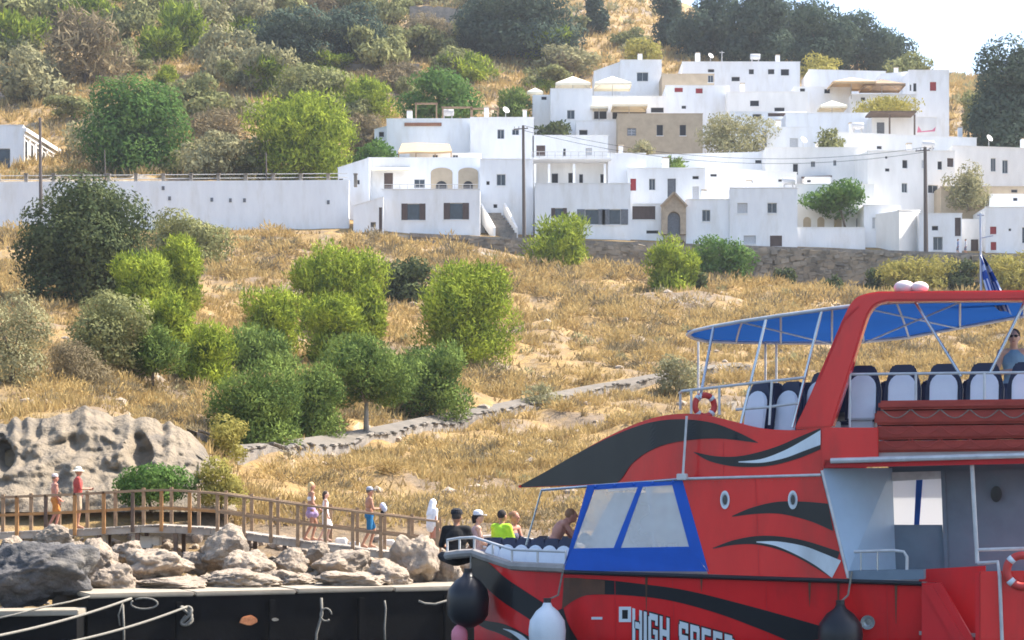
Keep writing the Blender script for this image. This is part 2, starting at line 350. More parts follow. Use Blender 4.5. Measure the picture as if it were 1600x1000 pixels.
# ------------------------------------------------------------------ village
class Facade:
    """a wall plane from pixel column x0 at depth Y0 to column x1 at depth Y1"""
    def __init__(s, x0, x1, Y0, Y1=None):
        Y1 = Y0 if Y1 is None else Y1
        s.x0, s.x1 = x0, x1
        s.a = Vector(((x0 - 800) / F * Y0, Y0, 0)); s.b = Vector(((x1 - 800) / F * Y1, Y1, 0))
        s.W = (s.b - s.a).length; s.ex = (s.b - s.a).normalized(); s.ey = Vector((-s.ex.y, s.ex.x, 0))
    def s_of(s, px):
        k = (px - 800) / F; d = s.ex; den = d.x - k * d.y
        return (k * s.a.y - s.a.x) / den
    def z_of(s, px, py):
        Y = (s.a + s.ex * s.s_of(px)).y; return CZ + (HY - py) / F * Y
    def p(s, u, dep, z): q = s.a + s.ex * u + s.ey * dep; return Vector((q.x, q.y, z))
WIN_N = [0]
def window(root, fc, u0, u1, z0, z1, kind, dep=.16):
    w_, h_ = u1 - u0, z1 - z0
    if kind == 'n': return
    door = kind in ('b', 'B', 'g')
    fr = MB(); t = .06
    nm = 'door' if door else 'window'
    def bar(a, b, c, d, mb=fr, d0=dep - .05, d1=dep):
        ps = [fc.p(a, d0, c), fc.p(b, d0, c), fc.p(b, d0, d), fc.p(a, d0, d)]
        mb.prism(ps, fc.ey * (d1 - d0))
    bar(u0 + .004, u0 + t, z0, z1); bar(u1 - t, u1 - .004, z0, z1); bar(u0 + t, u1 - t, z1 - t, z1 - .004); bar(u0 + t, u1 - t, z0 + .004, z0 + t)
    if kind in 'd': bar((u0 + u1) / 2 - .025, (u0 + u1) / 2 + .025, z0 + t, z1 - t)
    mm = {'d': 'frame', 's': 'shut', 'o': 'frame', 'r': 'red', 'b': 'shut', 'B': 'shutg', 'g': 'shutg', 'p': 'slat', 'k': 'shutg', 'v': 'frame'}[kind]
    o = fr.build(nm, M[mm], root)
    pm = {'d': 'glass', 's': 'shut', 'o': 'glass', 'r': 'red', 'b': 'shut', 'B': 'shutg', 'g': 'slat', 'p': 'slat', 'k': 'dark', 'v': 'glass'}[kind]
    pn = MB(); bar(u0 + t, u1 - t, z0 + t, z1 - t, pn, dep - .028, dep - .012)
    pn.build('door_leaf' if door else ('shutter' if kind in 'srp' else 'pane'), M[pm], o)
    if kind in 'srp' or door:
        for k in range(2):
            c0 = u0 + t + (w_ - 2 * t) * (k * .5) + .03; c1 = c0 + (w_ - 2 * t) * .5 - .06; q = MB()
            nsl = max(3, min(7, int(h_ / .22)))
            for i in range(nsl):
                zc = z0 + t + (h_ - 2 * t) * (i + .5) / nsl; hh = (h_ - 2 * t) / nsl * .3
                bar(c0, c1, zc - hh, zc + hh, q, dep - .045, dep - .024)
            tag(q.build('slat_row', M[mm], o), kind='stuff')
    if kind in 'ov':
        for sg in (0, 1):
            q = MB(); ww = w_ * (.48 if kind == 'o' else .25)
            a0 = u0 - ww if sg == 0 else u1; 
            if kind == 'v': a0 = u0 + .02 if sg == 0 else u1 - ww - .02
            d0 = -.05 if kind == 'o' else .02
            bar(a0 + .01, a0 + ww - .01, z0, z1, q, d0, d0 + .045)
            for i in range(4):
                zc = z0 + h_ * (i + .5) / 4; bar(a0 + .06, a0 + ww - .06, zc - h_ * .08, zc + h_ * .08, q, d0 - .015, d0 + .001)
            q.build('shutter', M['shut' if kind == 'v' else 'shutg'], o)
    s_ = MB(); bar(u0 - .06, u1 + .06, z0 - .07, z0 - .003, s_, -.07, dep * .5)
    if not door and h_ > .5: s_.build('sill', M['white'], o)
def house(label, x0, x1, yt, Y, wins=(), Y1=None, D=7., m='white', name='house', yt1=None, par=.35, group=None, cat='house', lowest=None, cop=True, root=None, band=None):
    """box house: front wall through two pixel columns, roof line at row yt (yt1 at the right end), foot in the ground"""
    fc = Facade(x0, x1, Y, Y1)
    zL = fc.z_of(x0, yt); zR = fc.z_of(x1, yt1 if yt1 is not None else yt)
    foot = []
    for u in (0, fc.W / 2, fc.W):
        for d in (0, D): q = fc.p(u, d, 0); foot.append(float(ztw(q.x, q.y)))
    zb = (min(foot) - .6) if lowest is None else min(lowest, min(zL, zR) - .4)
    c = fc.p(fc.W / 2, D / 2, zb)
    new = root is None
    if new: root = thing(name, c, label, cat, group)
    rects = []
    for (a, b, c0, c1, k) in wins:
        u0, u1 = sorted((fc.s_of(a), fc.s_of(b))); z1, z0 = fc.z_of((a + b) / 2, c0), fc.z_of((a + b) / 2, c1)
        u0 = max(u0, .1); u1 = min(u1, fc.W - .1)
        if u1 - u0 < .15: continue
        z0 = max(z0, zb + .2); z1 = min(z1, min(zL, zR) - .12)
        if z1 - z0 < .15: continue
        rects.append((u0, u1, z0, z1, k))
    mb = MB(); dep = .22
    us = sorted(set([0, fc.W] + [r[0] for r in rects] + [r[1] for r in rects])); zs = sorted(set([zb] + [r[2] for r in rects] + [r[3] for r in rects]))
    topz = lambda u: lerp(zL, zR, u / fc.W)
    for i in range(len(us) - 1):
        ua, ub = us[i], us[i + 1]; um = (ua + ub) / 2
        for j in range(len(zs)):
            za = zs[j]; zc = zs[j + 1] if j + 1 < len(zs) else None
            zm = (za + (zc if zc is not None else topz(um))) / 2
            if any(r[0] < um < r[1] and r[2] < zm < r[3] for r in rects): continue
            mb.add([fc.p(ua, 0, za), fc.p(ub, 0, za), fc.p(ub, 0, zc if zc is not None else topz(ub)), fc.p(ua, 0, zc if zc is not None else topz(ua))], [(0, 1, 2, 3)])
    for (u0, u1, z0, z1, k) in rects:
        q = [(u0, z0), (u1, z0), (u1, z1), (u0, z1)]
        dd = .6 if k == 'n' else dep
        for i in range(4):
            a, b = q[i], q[(i + 1) % 4]
            mb.add([fc.p(a[0], 0, a[1]), fc.p(b[0], 0, b[1]), fc.p(b[0], dd, b[1]), fc.p(a[0], dd, a[1])], [(3, 2, 1, 0)])
        mb.add([fc.p(a[0], dd, a[1]) for a in q], [(0, 1, 2, 3)], 1)
    W = fc.W
    mb.add([fc.p(W, 0, zb), fc.p(W, D, zb), fc.p(W, D, zR), fc.p(W, 0, zR)], [(0, 1, 2, 3)])
    mb.add([fc.p(0, D, zb), fc.p(0, 0, zb), fc.p(0, 0, zL), fc.p(0, D, zL)], [(0, 1, 2, 3)])
    mb.add([fc.p(W, D, zb), fc.p(0, D, zb), fc.p(0, D, zL), fc.p(W, D, zR)], [(0, 1, 2, 3)])
    t = min(.28, W * .2, D * .2)
    o4 = [fc.p(0, 0, zL), fc.p(W, 0, zR), fc.p(W, D, zR), fc.p(0, D, zL)]; i4 = [fc.p(t, t, zL), fc.p(W - t, t, zR), fc.p(W - t, D - t, zR), fc.p(t, D - t, zL)]
    l4 = [Vector((q.x, q.y, q.z - par)) for q in i4]
    for i in range(4): j = (i + 1) % 4; mb.add([o4[i], o4[j], i4[j], i4[i]], [(0, 1, 2, 3)]); mb.add([i4[i], i4[j], l4[j], l4[i]], [(0, 1, 2, 3)])
    mb.add(l4, [(0, 1, 2, 3)])
    mb.build('wall' if new else 'side_wing', [M[m], M['dark']], root)
    if cop and new and W > 3:
        cp = MB(); e = .05
        cp.prism([fc.p(-e, -e, zL + .004), fc.p(W + e, -e, zR + .004), fc.p(W + e, t, zR + .004), fc.p(-e, t, zL + .004)], (0, 0, .07)); cp.build('coping', M[m], root)
    for r in rects: window(root, fc, *r)
    return root, fc
def railing(root, fc, u0, u1, z, h=.9, dep=.1, n=8, m='frame', nm='railing'):
    r_ = MB(); r_.tube([fc.p(u0, dep, z + h), fc.p(u1, dep, z + h)], .035, 5); r_.tube([fc.p(u0, dep, z + h * .5), fc.p(u1, dep, z + h * .5)], .02, 5)
    for i in range(n + 1): u = lerp(u0, u1, i / n); r_.tube([fc.p(u, dep, z - .1), fc.p(u, dep, z + h)], .025, 5)
    r_.build(nm, M[m], root)
# front row, left to right -----------------------------------------------------------------
h1, f1 = house('white house with two wide shuttered windows and a roof terrace railing', 597, 750, 296, 200, [(627, 665, 318, 344, 'v'), (693, 733, 317, 343, 'v')], D=8)
railing(h1, f1, .2, f1.W - .2, f1.z_of(600, 296), .55, .2, 12)
h, f = house('white upper house with pale awning and two tan arches above the terrace', 575, 750, 247, 208.5, [(600, 614, 270, 296, 'b'), (647, 664, 280, 294, 'd')], D=7)
for (a, b) in ((673, 707), (716, 747)):
    for mm_, nm, i0, i1, e0, e1, d0 in (('tan', 'arch_surround', 0, 0, 262, 296, -.05), ('dark', 'arch_opening', 8, 8, 283, 296, -.09)):
        u0, u1 = f.s_of(a + i0), f.s_of(b - i1); zt_, zb_ = f.z_of(a, e0), f.z_of(a, e1)
        r_ = (u1 - u0) / 2; pts = [f.p(u0, d0, zb_), f.p(u1, d0, zb_)]
        rr = min(r_, zt_ - zb_) * (.45 if nm == 'arch_surround' else .95)
        for k in range(9): an = math.pi * k / 8; pts.append(f.p((u0 + u1) / 2 + r_ * math.cos(an), d0, zt_ - rr + rr * math.sin(an)))
        MB().prism(pts, f.ey * .06).build(nm, M[mm_], h)
aw = MB(); u0, u1 = f.s_of(583), f.s_of(640); z = f.z_of(600, 261)
aw.prism([f.p(u0, -.02, z), f.p(u0, -1.5, z - .55), f.p(u0, -1.5, z - .68), f.p(u0, -.02, z - .12)], f.ex * (u1 - u0)); aw.build('awning', M['canvas'], h)
house('low white garden wall house end with narrow door beside the long wall', 552, 599, 322, 199, [(592, 597, 322, 362, 'b'), (579, 587, 347, 355, 'k')], D=5, yt1=308)
house('white sloping gable end rising from the long white wall', 528, 577, 263, 206, [(527, 536, 279, 290, 'k'), (558, 562, 281, 288, 'k')], D=6, yt1=247)
h, f = house('tall narrow white house behind the outdoor stair', 750, 833, 249, 203.5, [(776, 790, 272, 290, 'd'), (760, 765, 283, 289, 'k'), (771, 777, 319, 325, 'k')], D=8)
# the stair in front of it
st = thing('outdoor_stair', P(775, 366, 201), 'grey outdoor steps between white sloping balustrades below the narrow white house', 'staircase')
for i in range(9):
    t_ = i / 8; a = P(lerp(803, 779, t_), lerp(364, 333, t_), 200.6 + t_ * 2.4)
    MB().box(a + Vector((-.55, 0, -1.0)), (.85, .22, 1.0)).build('step', M['stone'], st)
for xa, xb in ((771, 750), (806, 787)):
    a = P(xa, 362, 200.4); b = P(xb, 325, 203); q = MB()
    q.prism([a + Vector((0, 0, -1)), b + Vector((0, 0, -1.4)), b + Vector((0, 0, .5)), a + Vector((0, 0, .45))], (.22, .08, 0)); q.build('balustrade', M['warm_lit_white'], st)
h, f = house('white house with three shuttered windows beneath a columned porch', 836, 985, 287, 201, [(861, 886, 325, 341, 'v'), (914, 940, 327, 351, 'o'), (946, 970, 327, 351, 'o')], D=3.6)
h, f = house('white porch storey with slim columns set back over three shuttered windows', 830, 952, 253, 207, [(862, 872, 271, 289, 'k'), (888, 895, 270, 289, 'k'), (905, 911, 272, 288, 'k'), (938, 944, 272, 287, 'k')], D=5, m='warm_lit_white')
for px in (836, 858, 897, 945): a = P(px, 290, 204.6); MB().box(a + Vector((0, 0, 1.1)), (.12, .12, 1.2)).build('column', M['white'], h)
q = MB(); q.prism([f.p(-.1, -2.6, f.z_of(840, 255)), f.p(f.W + .1, -2.6, f.z_of(840, 255)), f.p(f.W + .1, 0, f.z_of(840, 255)), f.p(-.1, 0, f.z_of(840, 255))], (0, 0, .16)); q.build('porch_roof', M['white'], h)
railing(h, f, 0, f.W, f.z_of(840, 254), .75, -2.4, 10)
house('white rear storey behind the porch roof railing', 832, 950, 212, 216, [(838, 852, 227, 244, 's'), (915, 925, 231, 243, 'p'), (880, 884, 232, 244, 'k')], D=6)
house('plain white cube house between porch and portal', 950, 1009, 240, 205.5, [], D=6)
house('white house with grey doors and red shutter over the stone portal', 981, 1102, 263, 204, [(985, 994, 279, 298, 'r'), (1014, 1024, 279, 297, 'd'), (1043, 1056, 279, 308, 'B'), (1082, 1092, 275, 280, 'k'), (1082, 1092, 291, 312, 'p')], D=6)
h, f = house('low white forecourt wall with brown slatted opening left of the stone portal', 984, 1036, 319, 201.5, [(988, 1024, 322, 343, 's'), (1010, 1029, 360, 365, 'k')], D=1.2, cat='wall', name='forecourt_wall')
# stone portal
pt = thing('stone_portal', P(1053, 364, 200.6), 'pointed sandstone portal with dark arched door in the white village front', 'portal')
fp = Facade(1034, 1072, 200.8); z0 = fp.z_of(1053, 366); zs_ = fp.z_of(1053, 322); za = fp.z_of(1053, 302)
u0, u1, uc = fp.s_of(1043), fp.s_of(1063), fp.W / 2; zsp = fp.z_of(1053, 341); ra = (u1 - u0) / 2
pts = [fp.p(0, 0, z0), fp.p(u0, 0, z0), fp.p(u0, 0, zsp)] + [fp.p((u0 + u1) / 2 - ra * math.cos(math.pi * k / 10), 0, zsp + ra * 1.05 * math.sin(math.pi * k / 10)) for k in range(1, 10)] + \
      [fp.p(u1, 0, zsp), fp.p(u1, 0, z0), fp.p(fp.W, 0, z0), fp.p(fp.W, 0, zs_), fp.p(uc, 0, za), fp.p(0, 0, zs_)]
MB().prism(pts, fp.ey * .9).build('gable', M['tanstone'], pt)
q = MB(); q.prism([fp.p(u0, .3, z0), fp.p(u1, .3, z0), fp.p(u1, .3, zsp)] + [fp.p((u0 + u1) / 2 + ra * math.cos(math.pi * k / 10), .3, zsp + ra * math.sin(math.pi * k / 10)) for k in range(1, 10)] + [fp.p(u0, .3, zsp)], fp.ey * .08)
d_ = q.build('door', M['shutg'], pt)
for k in range(5): uu = lerp(u0, u1, (k + .5) / 5); MB().box(fp.p(uu, .29, (z0 + zsp) / 2), (.1, .012, (zsp - z0) / 2)).build('plank', M['shutg'], d_)
for sgn, ub in ((-1, 0), (1, fp.W)):
    q = MB(); a = fp.p(ub + sgn * .1, -.12, zs_ - .05); b = fp.p(uc, -.12, za + .08); q.bar(a, b, .3, .2); q.build('gable_moulding', M['tanstone'], pt)
house('pale white wing beside the portal with one square window', 1072, 1141, 312, 201.2, [(1097, 1110, 328, 346, 'd')], D=6)
house('long shaded white house with two square windows and low red cellar hatch', 1140, 1246, 294, 201, [(1152, 1168, 317, 333, 'p'), (1199, 1214, 317, 333, 'd'), (1162, 1181, 368, 381, 'p'), (1203, 1222, 368, 385, 's')], D=8)
h, f = house('low white courtyard wall in front of the leaning green tree', 1246, 1352, 356, 201.5, [], D=.9, cat='wall', name='courtyard_wall')
h, f = house('bright white courtyard back wall with row of small tan arches', 1242, 1366, 288, 207, [], D=5, m='warm_lit_white')
for a, b, mm_ in ((1255, 1267, 'tan'), (1277, 1288, 'tan'), (1303, 1315, 'tan'), (1338, 1347, 'shutg')):
    u0, u1 = f.s_of(a), f.s_of(b); zb_, zt_ = f.z_of(a, 356), f.z_of(a, 339); r_ = (u1 - u0) / 2
    MB().prism([f.p(u0, -.04, zb_), f.p(u1, -.04, zb_)] + [f.p((u0 + u1) / 2 + r_ * math.cos(math.pi * k / 8), -.04, zt_ - r_ + r_ * math.sin(math.pi * k / 8)) for k in range(9)], f.ey * .05).build('arch_niche', M[mm_], h)
house('small white house with tall arched window right of the courtyard', 1350, 1408, 321, 203, [(1363, 1372, 340, 357, 'p'), (1385, 1392, 355, 368, 's')], D=6)
house('bright white blank block beside the tall grey pole', 1405, 1437, 329, 200.5, [], Y1=202.5, D=5, m='warm_lit_white')
house('white street house with red roof edge and grey door right of the pole', 1436, 1503, 334, 201, [(1458, 1473, 370, 391, 'd'), (1456, 1466, 353, 360, 'k'), (1492, 1502, 340, 369, 's')], D=7)
house('narrow white house with dark street door behind two walkers', 1503, 1547, 342, 203, [(1517, 1529, 374, 398, 's')], D=6, m='warm_lit_white')
house('white corner house with two small red windows above the street', 1540, 1650, 324, 201.5, [(1547, 1557, 354, 366, 'r'), (1548, 1557, 378, 391, 'r'), (1597, 1609, 355, 380, 'd'), (1576, 1580, 357, 361, 'k')], D=8)
# second and third rows -----------------------------------------------------------------
h, f = house('long white house with red tile edge and sloping left end below the roof pergola', 604, 738, 186, 220, [(700, 706, 238, 246, 'k')], D=8, m='white', yt1=186)
q = MB(); q.prism([f.p(f.s_of(632), -.12, f.z_of(632, 192)), f.p(f.s_of(690), -.12, f.z_of(690, 192)), f.p(f.s_of(690), -.12, f.z_of(690, 197)), f.p(f.s_of(632), -.12, f.z_of(632, 197))], f.ey * .12); q.build('tile_edge', mat('terracotta_tiles', (.36, .17, .10), (.27, .12, .07), 3, .85, .4), h)
house('white low stepped annex under the bushes beside the red tile house', 585, 640, 203, 221.5, [(592, 600, 206, 214, 'k')], D=5, yt1=188)
house('white two storey house with two small grey windows left of the slim pole', 735, 834, 184, 216, [(777, 788, 202, 217, 'd'), (800, 811, 202, 211, 'd'), (727, 731, 200, 215, 'k')], D=8)
house('white terrace house with dark little windows beneath the tan canopy', 640, 752, 240, 214, [(725, 738, 230, 241, 'd'), (707, 716, 240, 247, 'd'), (676, 684, 242, 247, 'k')], D=5, m='warm_lit_white')
house('tan sandstone house with two narrow dark windows and stepped left roof', 965, 1098, 178, 236, [(1026, 1036, 195, 212, 'k'), (1062, 1072, 195, 212, 'k'), (980, 994, 200, 212, 'g')], D=9, m='tan')
house('tall white house with one grey window carrying a cream parasol', 860, 926, 139, 243, [(886, 898, 172, 186, 'd')], D=9)
house('shaded white side block left of the tall parasol house', 832, 864, 148, 246, [(846, 854, 151, 156, 'k')], D=8)
h, f = house('white restaurant house with dark open verandah and red awning boat below', 924, 1042, 151, 244, [(928, 948, 168, 186, 'k'), (957, 1010, 170, 186, 'k'), (1017, 1037, 168, 176, 'k')], D=8)
q = MB(); q.tube([P(922, 200, 240), P(934, 199.5, 239.7), P(948, 199.5, 239.6), P(962, 199.5, 239.7), P(973, 199, 240)], [.12, .5, .6, .45, .08], 10); q.build('awning_roll', M['red'], h)
house('low white parapet terrace in front of the dark verandah', 900, 975, 189, 239, [(905, 918, 203, 214, 'k')], D=3)
house('white wall terrace right under the tan sandstone house', 1008, 1200, 243, 214, [(1180, 1190, 250, 255, 'k')], D=7, yt1=238)
house('white stepped house with a red roof corner above the long shaded house', 1100, 1245, 262, 209, [(1110, 1120, 266, 276, 'k'), (1170, 1176, 282, 286, 'k'), (1216, 1222, 280, 284, 'k')], D=6, yt1=270, m='warm_lit_white')
q, f = house('white house with narrow dark slit window and lean-to shed roof', 1196, 1368, 231, 211, [(1239, 1247, 256, 273, 'k'), (1267, 1274, 252, 261, 'd'), (1302, 1307, 250, 259, 'd'), (1346, 1352, 275, 283, 'k')], D=7, m='warm_lit_white')
sh = MB(); sh.prism([P(1256, 276, 209), P(1300, 274, 209), P(1300, 277, 209), P(1256, 279, 209)], (0, 1.8, .3)); sh.build('shed_roof', M['shut'], q)
house('small white lean-to shed with tiny square window under the slit window house', 1258, 1298, 276, 208.4, [(1261, 1267, 281, 285, 'k')], D=2.4, m='warm_lit_white')
house('white block house with single pale window above the slit window house', 1198, 1270, 199, 221, [(1234, 1247, 216, 231, 'p')], D=7)
house('large white house with scattered small dark windows beside the tall pole', 1356, 1492, 236, 208, [(1383, 1390, 263, 268, 'k'), (1410, 1418, 250, 263, 'k'), (1409, 1418, 286, 301, 'd'), (1440, 1447, 250, 263, 'p'), (1450, 1466, 289, 302, 'd'), (1465, 1472, 252, 265, 'k'), (1480, 1490, 247, 261, 's'), (1383, 1387, 244, 248, 'k')], D=8, Y1=211, m='warm_lit_white')
house('long low white house across the hill with two tiny windows', 1306, 1526, 207, 219, [(1370, 1378, 228, 233, 'k'), (1452, 1460, 228, 233, 'k')], D=7, Y1=222, yt1=216, m='warm_lit_white')
house('white house with paired tall windows at the village edge by the dark tree', 1488, 1660, 228, 213, [(1548, 1556, 247, 268, 'd'), (1566, 1575, 250, 271, 'd')], D=9, yt1=234, m='warm_lit_white')
house('white terrace wall behind the hanging shrub below the paired windows', 1470, 1640, 292, 207, [(1580, 1590, 296, 301, 'k'), (1494, 1500, 300, 310, 'k')], D=4, m='tan')
house('white garden block below the tan terrace wall near the corner house', 1546, 1650, 304, 205, [(1583, 1590, 309, 314, 'k')], D=3)
house('shaded bluish white wall house beneath the tan parasol terrace', 1228, 1366, 177, 232, [], D=7)
h, f = house('white pergola house with grey door and pink cloth on its wall', 1362, 1464, 180, 229, [(1370, 1382, 191, 209, 'B')], D=5, m='warm_lit_white', yt1=184)
pg = MB()
for px in (1390, 1429): pg.box(P(px, 195, 226) + Vector((0, 0, -.4)), (.09, .09, 1.6))
pg.build('pergola_post', M['woodd'], h)
pg = MB(); pg.prism([P(1360, 173, 225.8), P(1432, 173, 225.8), P(1432, 175.5, 225.8), P(1360, 175.5, 225.8)], (0, 3.4, 0)); pg.build('pergola_roof', M['woodd'], h)
pk = MB(); pk.prism([P(1433, 207, 225.6), P(1461, 205, 225.6), P(1462, 198, 225.6), P(1457, 203, 225.6), P(1440, 205, 225.6), P(1435, 197, 225.6)], (0, .08, 0)); pk.build('pink_cloth', mat('pink_cloth', (.75, .22, .30), None, 3, .9), h)
house('white cottage row with dark verandah beam under the olive tree', 1140, 1260, 175, 236, [(1176, 1190, 178, 186, 'k'), (1200, 1230, 176, 182, 's')], D=6)
house('white domed terrace house below the long hilltop house', 1136, 1262, 144, 247, [(1172, 1186, 157, 166, 'k'), (1210, 1226, 168, 175, 'k')], D=7, m='warm_lit_white')
house('white house front with two red shuttered openings beneath the hilltop house', 1040, 1140, 134, 249, [(1054, 1067, 137, 144, 'r'), (1087, 1098, 138, 146, 'r'), (1065, 1072, 165, 170, 'k')], D=7)
house('low tan wall house wedged between white hilltop houses', 1034, 1116, 116, 257, [(1106, 1116, 116, 129, 'd')], D=6, m='tan')
house('white hilltop house with square grey window above the parasols', 969, 1034, 94, 262, [(995, 1013, 113, 127, 'd')], D=8)
house('white sloping side wing of the hilltop house above the parasols', 928, 972, 112, 263, [], D=6, yt1=96)
house('long white hilltop house with row of small windows and antenna', 1066, 1250, 97, 265, [(1143, 1156, 120, 127, 'k'), (1170, 1178, 108, 116, 'k'), (1200, 1210, 108, 116, 'k'), (1220, 1233, 108, 118, 'k'), (1106, 1116, 108, 113, 'k')], D=8)
house('low shaded white house on the ridge right of the yellow bush', 1264, 1384, 109, 268, [], D=7, yt1=112)
house('white terrace block with dark arches below the ridge house', 1240, 1330, 136, 252, [(1250, 1258, 138, 146, 'k'), (1288, 1297, 139, 146, 'k')], D=6)
house('white shaded ridge house with one red window at the village end', 1420, 1483, 110, 255, [(1453, 1463, 128, 142, 'r'), (1427, 1432, 130, 143, 'k'), (1421.5, 1424, 132, 142, 'k')], D=9)
house('low white wing linking the ridge houses behind the thatched parasol', 1376, 1424, 116, 259, [], D=6, yt1=112)
house('white lower terrace of the red window ridge house', 1330, 1432, 148, 250, [(1345, 1352, 152, 158, 'k')], D=6)
# long white wall and the school
wl, f = house('long whitewashed terrace wall with dark piers and railing along its top', -330, 545, 287, 201.5, [], D=1.0, cat='wall', name='terrace_wall', yt1=281, par=.05, cop=False)
for i, px in enumerate(list(range(-300, 540, 43))):
    u = f.s_of(px + 38 - 43 * 0); z = f.z_of(px, 285)
    q = MB(); q.box(f.p(u, .5, z + .25), (.17, .17, .65)); q.box(f.p(u, .5, z + .95), (.22, .22, .06)); q.build('pier', M['stone'], wl)
q = MB()
for dz in (.35, .75): q.tube([f.p(.2, .5, f.z_of(-330, 287) + dz), f.p(f.W - .2, .5, f.z_of(545, 281) + dz)], .045, 5)
q.build('rail', M['frame'], wl)
for px, py in ((183, 306), (255, 294), (265, 310), (331, 312), (360, 313), (382, 313), (228, 341), (513, 316), (32, 357)):
    q = MB(); c = f.p(f.s_of(px), -.02, f.z_of(px, py)); q.box(c, (.14, .05, .2)); q.build('drain_outlet', M['shutg'], wl)
sc, f = house('pale neoclassical building with tall windows behind the long white wall', -60, 36, 196, 216, [(-20, 16, 232, 276, 'd')], D=16, name='school_building', cat='building', m='white')
fs = Facade(36, 98, 216, 232)
zc = f.z_of(36, 200); zc0 = zc - 5.6
q = MB(); q.prism([fs.p(0, 0, zc0 - 2), fs.p(fs.W, 0, zc0 - 2), fs.p(fs.W, 0, zc), fs.p(0, 0, zc)], fs.ey * .6); q.build('side_facade', M['warm_lit_white'], sc)
for k in range(7):
    u = fs.W * (k + .5) / 7; q = MB(); q.prism([fs.p(u - .45, -.03, zc0 - .5), fs.p(u + .45, -.03, zc0 - .5), fs.p(u + .45, -.03, zc - 1.3), fs.p(u - .45, -.03, zc - 1.3)], fs.ey * .05); q.build('window', M['glass'], sc)
for k in range(8):
    u = fs.W * k / 7; q = MB(); q.prism([fs.p(max(0, u - .25), -.14, zc0 - 1.5), fs.p(u + .25, -.14, zc0 - 1.5), fs.p(u + .25, -.14, zc - .9), fs.p(max(0, u - .25), -.14, zc - .9)], fs.ey * .13); q.build('pilaster', M['warm_lit_white'], sc)
q = MB()
for a, b, e in ((-.9, -.45, .2), (-.42, 0, .45)): q.prism([fs.p(-.1, -e, zc + a), fs.p(fs.W + .2, -e, zc + a), fs.p(fs.W + .2, -e, zc + b), fs.p(-.1, -e, zc + b)], fs.ey * e)
q.build('cornice', M['warm_lit_white'], sc)
# stone retaining wall under the village, in courses of rubble
rw = thing('retaining_wall', P(1150, 440, 198), 'grey rubble retaining wall carrying the village street above the dry slope', 'wall')
pxs = np.arange(640, 1760, 20.); topy = np.interp(pxs, [640, 740, 900, 1200, 1500, 1760], [366, 371, 377, 387, 397, 404]) ; Yw = 198.4
core = MB(); A = [P(x, y, Yw + .35) for x, y in zip(pxs, topy)]; Bt = [Vector((a.x, a.y - .3, float(ztw(a.x, a.y - 3)) - 2.2)) for a in A]
core.strip(Bt, A); core.strip(A, [a + Vector((0, 2.6, 0)) for a in A]); core.build('core', M['stone'], rw)
cp = MB(); cp.strip([a + Vector((0, -.22, -.3)) for a in A], [a + Vector((0, -.22, .12)) for a in A]); cp.strip([a + Vector((0, -.22, .12)) for a in A], [a + Vector((0, .5, .12)) for a in A]); cp.build('coping', M['stone'], rw)
rub = MB(); rs = random.Random(5)
for k in range(5200):
    px = rs.uniform(735, 1640); a = P(px, float(np.interp(px, pxs, topy)), Yw); zlo = float(ztw(a.x, a.y - 1.2)) - .8
    z = rs.uniform(zlo, a.z - .25); s_ = rs.uniform(.16, .42)
    Mx = Matrix.Rotation(rs.uniform(-.25, .25), 3, 'Y') @ Matrix.Rotation(rs.uniform(-.3, .3), 3, 'X')
    rub.box((a.x, Yw + .3 - rs.uniform(0, .26), z), (s_, .16, s_ * rs.uniform(.5, .8)), Mx)
tag(rub.build('rubble', LM['rubble'], rw), kind='stuff')
# parasols
def parasol(px, py, wpx, hpx, Y, label, m='canvas', group=None, legs=1.8):
    a = P(px, py, Y); rr = wpx / 2 / F * Y; hh = hpx / F * Y
    t = thing('parasol', a + Vector((0, 0, -hh - legs)), label, 'parasol', group)
    q = MB(); q.tube([a + Vector((0, 0, -hh - legs)), a], .05, 6); q.build('pole', M['frame'], t)
    q = MB(); n = 4; ring = [a + Vector((rr * 1.05 * sx, rr * .9 * sy, -hh)) for sx, sy in ((-1, -1), (1, -1), (1, 1), (-1, 1))]
    q.add([a] + ring + [p + Vector((0, 0, -.3)) for p in ring], [(0, 1, 2), (0, 2, 3), (0, 3, 4), (0, 4, 1)] + [(1 + i, 5 + i, 5 + (i + 1) % 4, 1 + (i + 1) % 4) for i in range(4)]); q.build('canopy', M[m], t)
    q = MB()
    for p in ring: q.tube([a + Vector((0, 0, -.05)), p + Vector((0, 0, -.04))], .025, 4)
    q.build('rib', M['frame'], t)
parasol(895, 119, 52, 15, 246, 'cream square parasol on the tall white house', group=None)
parasol(957, 119, 54, 15, 247, 'cream square parasol on the terrace under the hilltop house')
parasol(983, 152, 52, 15, 242, 'wide cream parasol in front of the dark verandah', legs=2.2)
parasol(936, 157, 26, 11, 242.5, 'small cream parasol at the end of the dark verandah')
parasol(836, 137, 24, 8, 249, 'small cream parasol behind the shaded side block')
parasol(1300, 157, 40, 11, 243, 'cream parasol on the terrace beneath the ridge house')
parasol(1330, 121, 64, 12, 250, 'broad tan parasol beside the thatched parasol', 'tancanvas')
parasol(1378, 124, 60, 12, 250.5, 'broad thatched grey-green parasol on two dark posts', 'wood')
